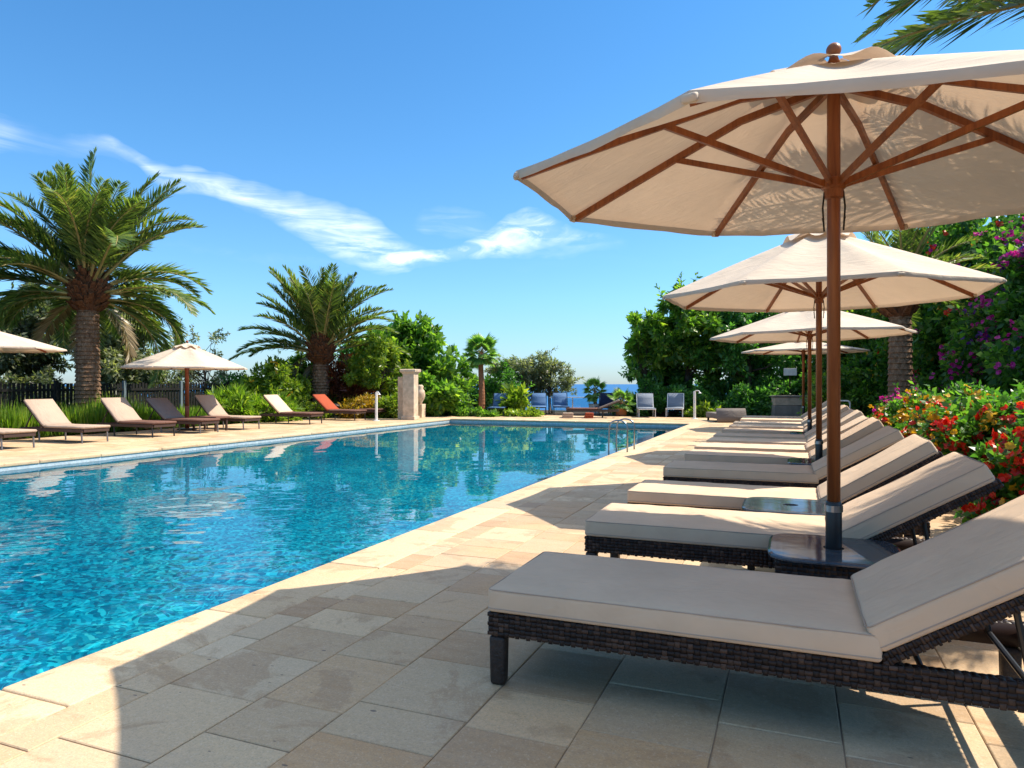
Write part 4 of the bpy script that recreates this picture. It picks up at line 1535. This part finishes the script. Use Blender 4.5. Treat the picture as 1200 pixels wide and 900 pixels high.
HB = [(1330, 12.5, 1.9, 1.9, 4.6, 'tall bougainvillea bush at the right photo edge with magenta blossoms', 71, [('blossoms', MAGENTA, 140, .075, (3, 7), facing), ('purple_blossoms', PURPLE, 26, .07, (2, 5), facing)]),
      (1262, 14.8, 2.0, 2.0, 5.0, 'tall bougainvillea bush with purple and magenta blossoms right of the bare palm trunk', 72, [('blossoms', MAGENTA, 210, .08, (3, 7), facing), ('purple_blossoms', PURPLE, 50, .075, (2, 6), facing)]),
      (1195, 17.2, 2.1, 2.1, 5.5, 'tall hedge bush with red and yellow blossoms high up above the flower bushes', 73, [('blossoms', RED, 34, .09, (2, 5), facing), ('yellow_blossoms', YELLOW, 24, .09, (2, 5), facing), ('magenta_blossoms', MAGENTA, 110, .08, (2, 6), facing)]),
      (1135, 19.5, 2.1, 2.1, 6.0, 'tall hedge bush with yellow blossoms behind the bare palm trunk', 74, [('yellow_blossoms', YELLOW, 30, .10, (2, 5), facing), ('blossoms', RED, 20, .09, (1, 4), facing)]),
      (1080, 22.0, 2.2, 2.1, 6.2, 'tall hedge bush with a few yellow blossoms above the second umbrella', 75, [('yellow_blossoms', YELLOW, 18, .10, (1, 4), facing)]),
      (1035, 25.0, 2.2, 2.0, 5.6, 'farthest tall hedge bush beside the dark trees', 76, [('blossoms', RED, 8, .1, (1, 3), facing)])]
for (x, y, rx, ry, hh, lab, sd, bl) in HB:
    x, y = spot(x, y)
    shrub('bougainvillea', lab, 'hedge', x, y, rx, ry, hh, 150, .46, 420, .16, .095, HEDGELEAF, sd, HG, bl)

FG = 'flower bushes behind the wicker loungers'
FB = [(2.55, 4.9, .95, 1.0, 1.0, 'red flowering bush closest to the camera behind the second wicker lounger', 81, [('blossoms', RED, 34, .06, (2, 5), facing)]),
      (2.5, 6.9, .95, 1.05, 1.22, 'red flowering bush at the right photo edge behind the third wicker lounger', 82, [('blossoms', RED, 70, .06, (3, 7), facing), ('yellow_blossoms', YELLOW, 34, .055, (2, 4), facing)]),
      (2.4, 8.9, .95, 1.05, 1.22, 'fullest red flowering bush with yellow blossoms behind the middle wicker loungers', 83, [('blossoms', RED, 72, .062, (3, 7), facing), ('yellow_blossoms', YELLOW, 52, .055, (2, 6), facing)]),
      (2.35, 11.0, .95, 1.1, 1.2, 'green bush with orange and yellow blossoms before the bare palm trunk', 84, [('blossoms', RED, 46, .06, (2, 6), facing), ('yellow_blossoms', YELLOW, 60, .07, (3, 7), facing)]),
      (2.3, 13.2, .9, 1.1, 1.15, 'bush thick with yellow orange blossoms left of the bare palm trunk', 85, [('blossoms', RED, 24, .07, (2, 5), facing), ('yellow_blossoms', YELLOW, 90, .075, (3, 7), facing)]),
      (2.1, 15.2, .8, .8, 1.05, 'small pink flowering bush at the far end of the flower row', 86, [('blossoms', MAGENTA, 90, .08, (3, 7), facing)])]
FLOWERLEAF = leaf_mat('flower_bush_leaf', [(0, (0.0246, 0.0888, 0.0198)), (0.45, (0.0614, 0.1857, 0.0331)), (0.8, (0.1503, 0.3067, 0.0496)), (1, (0.3552, 0.4844, 0.0827))], 0.55)
for (x, y, rx, ry, hh, lab, sd, bl) in FB:
    shrub('flower_bush', lab, 'flower bush', x, y, rx, ry, hh, 110, .2, 260, .085, .05, FLOWERLEAF, sd, FG, bl)


# ------------------------------------------------------------------ fence, pillar, posts, railing
def fence():
    root = empty('picket_fence', (-19.3, 7, 0))
    tag(root, 'long dark picket fence behind the loungers across the pool', 'fence')
    y0, y1 = 0.0, 19.5
    npan = 9
    step = (y1 - y0) / npan
    g = np.random.default_rng(3)
    for k in range(npan):
        mb = MB()
        ya, yb = y0 + k * step + .06, y0 + (k + 1) * step - .06
        mb.box(.03, (ya + yb) / 2, .32, .035, yb - ya, .07)
        mb.box(.03, (ya + yb) / 2, 1.08, .035, yb - ya, .07)
        y = ya + .05
        while y < yb - .03:
            hh = 1.27 + g.uniform(-.03, .03)
            mb.box(0, y, hh / 2, .022, .075, hh, Matrix.Rotation(g.normal() * .01, 4, 'X'))
            y += .115
        mb.build('picket_panel', DARKFENCE, root)
    for k in range(npan + 1):
        mb = MB()
        mb.box(.01, y0 + k * step, .67, .09, .09, 1.36, bev=.012)
        mb.build('post', GREYPOST if k in (4, 5) else DARKFENCE, root)
    return root


fence()

# stone pillar at the pool corner
x_, y_ = spot(481, 24.6)
root = empty('stone_pillar', (x_, y_, 0), R_(8))
tag(root, 'pale square stone pillar with a flared cap at the far pool corner', 'pillar')
mb = MB()
mb.box(0, 0, .79, .42, .42, 1.6, bev=.012)
mb.box(0, 0, .06, .50, .50, .12, bev=.012)
mb.build('shaft', PILLARSTONE, root)
mb = MB()
mb.lathe([(.30, 1.59), (.33, 1.63), (.40, 1.68), (.41, 1.75), (.36, 1.77)], 4)
mb.xform(Matrix.Rotation(PI / 4, 4, 'Z')).build('cap', PILLARSTONE, root)
mb = MB()
mb.box(-.38, .25, .75, .26, .36, 1.5, bev=.01)
mb.build('side_block', PILLARSTONE, root)
x_, y_ = spot(492.5, 26.2)
root = empty('stone_urn', (x_, y_, 0))
tag(root, 'small carved stone fountain urn on a plinth right of the pillar', 'urn')
mb = MB(); mb.box(0, 0, .25, .30, .30, .5, bev=.012); mb.build('plinth', PILLARSTONE, root)
mb = MB(); mb.lathe([(.08, .50), (.07, .56), (.15, .68), (.19, .85), (.16, 1.0), (.10, 1.08), (.13, 1.16), (.07, 1.22)], 18); mb.build('urn_body', PILLARSTONE, root, smooth=True)


def shower(px, D, h, label):
    x, y = spot(px, D)
    root = empty('pool_shower', (x, y, 0))
    tag(root, label, 'shower')
    mb = MB(); mb.lathe([(.12, 0), (.12, .02), (.045, .03), (.043, h), (.03, h + .02)], 14); mb.build('post', WHITEPAINT, root, smooth=False)
    mb = MB(); mb.tube([(0, 0, h - .03), (.05, -.05, h + .04), (.16, -.12, h + .03), (.2, -.14, h - .02)], .016, 8); mb.lathe([(.015, .03), (.055, 0), (.055, -.012)], 14, (.2, -.14, h - .05)); mb.build('shower_head', WHITEPAINT, root)
    mb = MB(); mb.tube([(0, -.04, h * .6), (0, -.09, h * .6)], .015, 8); mb.build('tap', STEEL, root)


shower(441, 23.7, .95, 'thin white shower post between the clipped shrubs across the pool')
shower(814, 24.9, .98, 'white shower post at the right far corner of the pool')


# loungers at the far end, facing the camera
def end_chair(px, D, mat, label, yaw=0.0, flip=1, frame=GREYMETAL):
    x, y = spot(px, D)
    root = empty('pool_chair', (x, y, 0), yaw)
    tag(root, label, 'lounger', 'loungers at the far end of the pool')
    w = .62
    c = MB()
    V, F = curved_pad([(0, .32), (.4, .32), (.75, .32), (.9, .335)], w, .03, .01)
    c.add(V, F); c.xform(Matrix.Rotation(PI / 2, 4, 'Z') @ Matrix.Translation((-.6, 0, 0))); c.build('seat', mat, root, smooth=True)
    c = MB()
    V, F = curved_pad([(.92, .34), (1.02, .5), (1.12, .68), (1.2, .86)], w - .06, .03, .01)
    c.add(V, F); c.xform(Matrix.Rotation(PI / 2, 4, 'Z') @ Matrix.Translation((-.6, 0, 0))); c.build('backrest', mat, root, smooth=True)
    f = MB()
    for s in (-1, 1):
        X = s * (w / 2 - .005)
        bar(f, [(X, -.6, .31), (X, .32, .31), (X, .42, .48), (X, .6, .87)], .016, .016)
    bar(f, [(-w / 2, .6, .875), (w / 2, .6, .875)], .016, .016)
    bar(f, [(-w / 2, -.6, .31), (w / 2, -.6, .31)], .016, .016)
    f.build('frame', frame, root)
    for (X, Y, Y2) in ((-1, -.5, -.52), (1, -.5, -.52), (-1, .3, .4), (1, .3, .4)):
        g = MB(); bar(g, [(X * (w / 2 - .01), Y, .31), (X * (w / 2 - .01), Y2, 0)], .014, .014); g.build('leg', frame, root)
    return root


yw = R_(22)
end_chair(757, 26.6, GREYMESH, 'larger grey mesh lounger by the small potted fan palm', R_(16), frame=WHITEPAINT)
end_chair(791, 26.9, GREYMESH, 'smaller grey mesh lounger left of the white shower post', R_(6), frame=WHITEPAINT)
end_chair(584, 27.6, BLUECLOTH, 'blue grey lounger just right of the slender fan palm', R_(12), frame=BLACKMETAL)
end_chair(611, 30.0, BLUECLOTH, 'blue lounger half hidden behind the yellow green plant', R_(14), frame=BLACKMETAL)
end_chair(631, 28.4, BLUECLOTH, 'blue lounger below the wispy grey olive tree', R_(18), frame=BLACKMETAL)
end_chair(657, 29.0, BLUECLOTH, 'blue lounger left of the dark wooden one', R_(22), frame=BLACKMETAL)
end_chair(709, 28.0, NAVYCLOTH, 'dark navy armchair like lounger left of the potted fan palm', R_(5), frame=BLACKMETAL)

# dark wooden lounger seen from the side
o = make_pool_lounger(DARKTAUPE, DARKWOOD, BROWNCLOTH, 22, BLACKMETAL)
x_, y_ = spot(664, 26.2)
o.location = (x_, y_, 0)
o.rotation_euler.z = R_(12)
tag(o, 'dark wooden lounger seen side on before the glass railing', 'sun lounger')
for (px, D, mat, lab, s) in ((665, 25.6, WHITEPOT, 'folded white towel bundle on the far deck by the wooden lounger', (.42, .3, .2)), (690, 25.6, TERRACOTTA, 'folded orange towel bundle on the far deck by the wooden lounger', (.34, .3, .2))):
    x_, y_ = spot(px, D)
    mb = MB()
    for k in range(3):
        V, F = rbox(s[0] - .02 * k, s[1], s[2] / 3 - .004, .025)
        mb.add(V + np.array((.01 * k, 0, s[2] / 3 * (k + .5))), F)
    o = mb.build('folded_towel', ORANGE if mat is TERRACOTTA else TAUPE, None, smooth=True)
    o.location = (x_, y_, 0.002)
    o.rotation_euler.z = R_(20)
    tag(o, lab, 'towel')

# glass railing before the sea
xa, ya = spot(645, 30)
xb, yb = spot(748, 30.4)
L = math.hypot(xb - xa, yb - ya)
root = empty('glass_railing', (xa, ya, 0), math.atan2(yb - ya, xb - xa))
tag(root, 'clear glass railing with a pale top rail before the sea', 'railing')
np_ = 4
for k in range(np_):
    g = MB(); g.box((k + .5) * L / np_, 0, .33, L / np_ - .08, .012, .58); g.build('glass_pane', GLASS, root)
for k in range(np_ + 1):
    g = MB(); g.box(k * L / np_, 0, .32, .05, .05, .66, bev=.006); g.build('post', STEEL, root)
g = MB(); g.box(L / 2, 0, .67, L + .1, .07, .035, bev=.01); g.build('top_rail', WHITEPAINT, root)

# grey daybed end at the far deck
x_, y_ = spot(858, 22.6)
root = empty('daybed', (x_, y_, 0), R_(20))
tag(root, 'grey brown daybed with its broad back towards the camera', 'daybed')
g = MB(); V, F = curved_pad([(0, .03), (-.03, .2), (-.1, .36), (-.16, .46)], .95, .07, .02); g.add(V, F); g.xform(Matrix.Rotation(-PI / 2, 4, 'Z')); g.build('backrest', GREYBROWN, root, smooth=True)
g = MB(); V, F = rbox(.93, 1.5, .18, .03); g.add(V + np.array((0, .83, .2)), F); g.build('mattress', GREYBROWN, root, smooth=True)
for sx in (-1, 1):
    for sy in (.15, 1.5):
        g = MB(); g.box(sx * .40, sy, .055, .06, .06, .11); g.build('leg', BLACKMETAL, root)

# stone counter at the end of the row
x_, y_ = spot(927, 26.5)
root = empty('stone_counter', (x_, y_, 0), R_(20))
tag(root, 'low two tier stone counter at the end of the wicker row', 'counter')
g = MB(); g.box(0, 0, .22, 1.5, .7, .44, bev=.02); g.build('base', GREYSTONE, root)
g = MB(); g.box(0, 0, .60, 1.42, .6, .30, bev=.02); g.build('upper_block', PILLARSTONE, root)
g = MB(); g.box(0, 0, .79, 1.5, .68, .06, bev=.015); g.build('worktop', GREYSTONE, root)

# pale notice board among the trees
x_, y_ = spot(926, 27.2)
root = empty('notice_board', (x_, y_, 0), R_(20))
tag(root, 'small blank pale board on a post among the dark trees', 'sign')
g = MB(); g.box(0, 0, 1.72, .50, .03, .28, bev=.006); g.build('panel', WHITEPAINT, root)
g = MB(); g.box(0, .04, .87, .05, .04, 1.74); g.build('post', DARKWOOD, root)

# white tubular handrail behind the row
x_, y_ = spot(988, 17.5)
root = empty('handrail', (x_, y_, 0), R_(10))
tag(root, 'white tubular hoop handrail behind the far wicker loungers', 'handrail')
g = MB()
w_ = .16
pts = [(-w_, 0, 0), (-w_, 0, .70)] + [(-w_ + .07 - .07 * math.cos(q), 0, .76 + .07 * math.sin(q)) for q in np.linspace(.2, PI / 2, 5)] + [(w_ - .07 + .07 * math.sin(q), 0, .76 + .07 * math.cos(q)) for q in np.linspace(0, PI / 2, 5)] + [(w_, 0, .70), (w_, 0, 0)]
g.tube(pts, .02, 8); g.build('hoop', WHITEPAINT, root, smooth=True)
g = MB(); g.box(0, 0, .45, 2 * w_ - .02, .02, .03); g.build('crossbar', WHITEPAINT, root)

# pool ladder
root = empty('pool_ladder', (-3.03, 13.0, 0))
tag(root, 'steel pool ladder with two arched rails on the right pool edge', 'pool ladder')
for sy in (-.3, .3):
    g = MB()
    pts = [(.20, sy, 0), (.20, sy, .45)] + [(.03 + .17 * math.cos(q), sy, .45 + .13 * math.sin(q)) for q in np.linspace(.3, PI - .15, 10)] + [(-.15, sy, .2), (-.15, sy, -.2), (-.15, sy, -.9)]
    g.tube(pts, .015, 10); g.build('rail', LADDERSTEEL, root, smooth=True)
for z in (-.3, -.6, -.9):
    g = MB(); g.box(-.17, 0, z, .09, .58, .025); g.build('step', STEEL, root)

# ------------------------------------------------------------------ sky, sun
SUNV = Vector((1.49, 1.0, 2.27)).normalized()
sun_el = math.asin(SUNV.z)
sun_az = math.atan2(SUNV.x, SUNV.y)
w = bpy.data.worlds.new('World')
sc.world = w
w.use_nodes = True
t = NT(w.node_tree)
t.n.clear()
out = t.add('ShaderNodeOutputWorld')
sky = t.add('ShaderNodeTexSky')
sky.sky_type = 'NISHITA'
sky.sun_disc = False
sky.sun_elevation = sun_el
sky.sun_rotation = sun_az
sky.altitude = 0
sky.air_density = 1.0
sky.dust_density = 0.35
sky.ozone_density = 1.6
# cirrus: wisps at fixed compass bearings, fibrous noise stretched along them
d = t.add('ShaderNodeTexCoord').outputs['Generated']
dx = t.vmath('DOT_PRODUCT', d, (CT, ST, 0))
dy = t.vmath('DOT_PRODUCT', d, (-ST, CT, 0))
dz = t.vmath('DOT_PRODUCT', d, (0, 0, 1))
az = t.math('ARCTAN2', dx, dy)
el = t.math('ARCTAN2', dz, t.math('SQRT', t.math('ADD', t.math('MULTIPLY', dx, dx), t.math('MULTIPLY', dy, dy))))
def azel(px, py):
    u, v_ = (px - 600) / 820, (450 - py) / 820
    return math.atan(u), math.atan(v_ / math.sqrt(1 + u * u))
A0, A1 = -.75, .35
azn = t.maprange(az, A0, A1)
def fcurve(pts):
    n = t.add('ShaderNodeFloatCurve')
    c = n.mapping.curves[0]
    n.mapping.use_clip = False
    n.mapping.extend = 'HORIZONTAL'
    c.points[0].location = pts[0]
    c.points[len(c.points) - 1].location = pts[-1]
    for (x, y) in pts[1:-1]: c.points.new(x, y)
    for q in c.points: q.handle_type = 'AUTO_CLAMPED'
    n.mapping.update()
    t.put(n.inputs['Value'], azn)
    return n.outputs[0]
cxy = t.add('ShaderNodeCombineXYZ')
t.put(cxy.inputs[0], az); t.put(cxy.inputs[1], el)
cv = cxy.outputs[0]
warp = t.math('MULTIPLY', t.math('SUBTRACT', t.noise(cv, 9, 3, .6), .5), .05)
fib = t.noise(t.mapping(cv, (5, 34, 1), (0, 0, .36)), 1.3, 5, .62, 1.1)
fib2 = t.noise(t.mapping(cv, (9, 26, 1), (0, 0, -.35)), 1.6, 5, .62, 1.3)
def streak(pts, fibre):
    mids, ths, dens = [], [], []
    for (px, py, th, de) in pts:
        a_, e_ = azel(px, py)
        q = (a_ - A0) / (A1 - A0)
        mids.append((q, e_)); ths.append((q, th / 820)); dens.append((q, de))
    mid, th, de = fcurve(mids), fcurve(ths), fcurve(dens)
    dist = t.math('DIVIDE', t.math('ABSOLUTE', t.math('SUBTRACT', t.math('ADD', el, warp), mid)), th)
    prof = t.math('POWER', t.math('SUBTRACT', 1.0, dist, clamp=True), .8)
    f = t.math('MULTIPLY', t.math('MULTIPLY', prof, de), t.maprange(fibre, .38, .68, .14, 1.15))
    return f
s1 = streak([(100, 158, 8, 0), (150, 180, 8, .3), (200, 205, 12, .8), (260, 222, 15, .85), (330, 243, 20, .7), (400, 270, 30, .85), (440, 290, 30, .95), (480, 303, 18, .85), (520, 308, 7, 0)], fib)
s2 = streak([(440, 305, 6, 0), (480, 305, 8, .9), (540, 298, 10, .95), (590, 280, 22, 1.0), (625, 270, 24, .95), (665, 276, 12, .4), (740, 288, 6, 0)], fib2)
s3 = streak([(-60, 150, 20, .5), (10, 160, 18, .35), (60, 175, 12, .1), (120, 172, 12, .22), (160, 186, 10, 0), (480, 262, 6, 0), (500, 258, 18, .25), (640, 290, 14, .25), (730, 292, 6, 0)], fib)
cl = t.math('ADD', t.math('ADD', s1, s2), s3, clamp=True)
cl = t.math('MULTIPLY', cl, .76)
tint = t.mix(1.0, sky.outputs[0], t.ramp(t.maprange(el, 0, 1.2), [(0, (.50, .66, .92)), (.10, (.50, .80, 1.06)), (.25, (.44, .83, 1.08)), (.42, (.38, .82, 1.10)), (.55, (.85, 1.05, 1.15)), (.75, (3.1, 2.45, 1.75))]), 'MULTIPLY')  # high sky above the view boosted and warmed, an added fill for shade
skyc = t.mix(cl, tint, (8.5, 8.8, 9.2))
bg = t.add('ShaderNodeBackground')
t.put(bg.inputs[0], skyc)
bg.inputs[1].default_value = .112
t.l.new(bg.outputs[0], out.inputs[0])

sl = bpy.data.lights.new('sun', 'SUN')
sl.energy = 4.5
sl.angle = R_(.5)
sl.color = (1.0, .90, .76)
so = bpy.data.objects.new('sun', sl)
col.objects.link(so)
if CAUSTIC: sl.cycles.is_caustics_light = True
so.rotation_euler = SUNV.to_track_quat('Z', 'Y').to_euler()

# ------------------------------------------------------------------ camera, render
cam = bpy.data.cameras.new('camera')
cam.sensor_fit = 'HORIZONTAL'
cam.sensor_width = 36
cam.lens = 36 * 820 / 1200
cam.clip_start = .05
cam.clip_end = 60000
co_ = bpy.data.objects.new('camera', cam)
col.objects.link(co_)
co_.location = (0, 0, HC)
co_.rotation_euler = (R_(90), 0, TH)
sc.camera = co_
vs_ = sc.view_settings
vs_.view_transform = 'Standard'
vs_.look = 'None'
vs_.exposure = .84
vs_.gamma = 1
vs_.use_curve_mapping = False
cy = sc.cycles
cy.use_denoising = True
cy.max_bounces = 7
cy.diffuse_bounces = 3
cy.glossy_bounces = 3
cy.transmission_bounces = 5
cy.transparent_max_bounces = 10
cy.caustics_reflective = False
cy.caustics_refractive = True
cy.sample_clamp_indirect = 4
sc.render.use_persistent_data = False
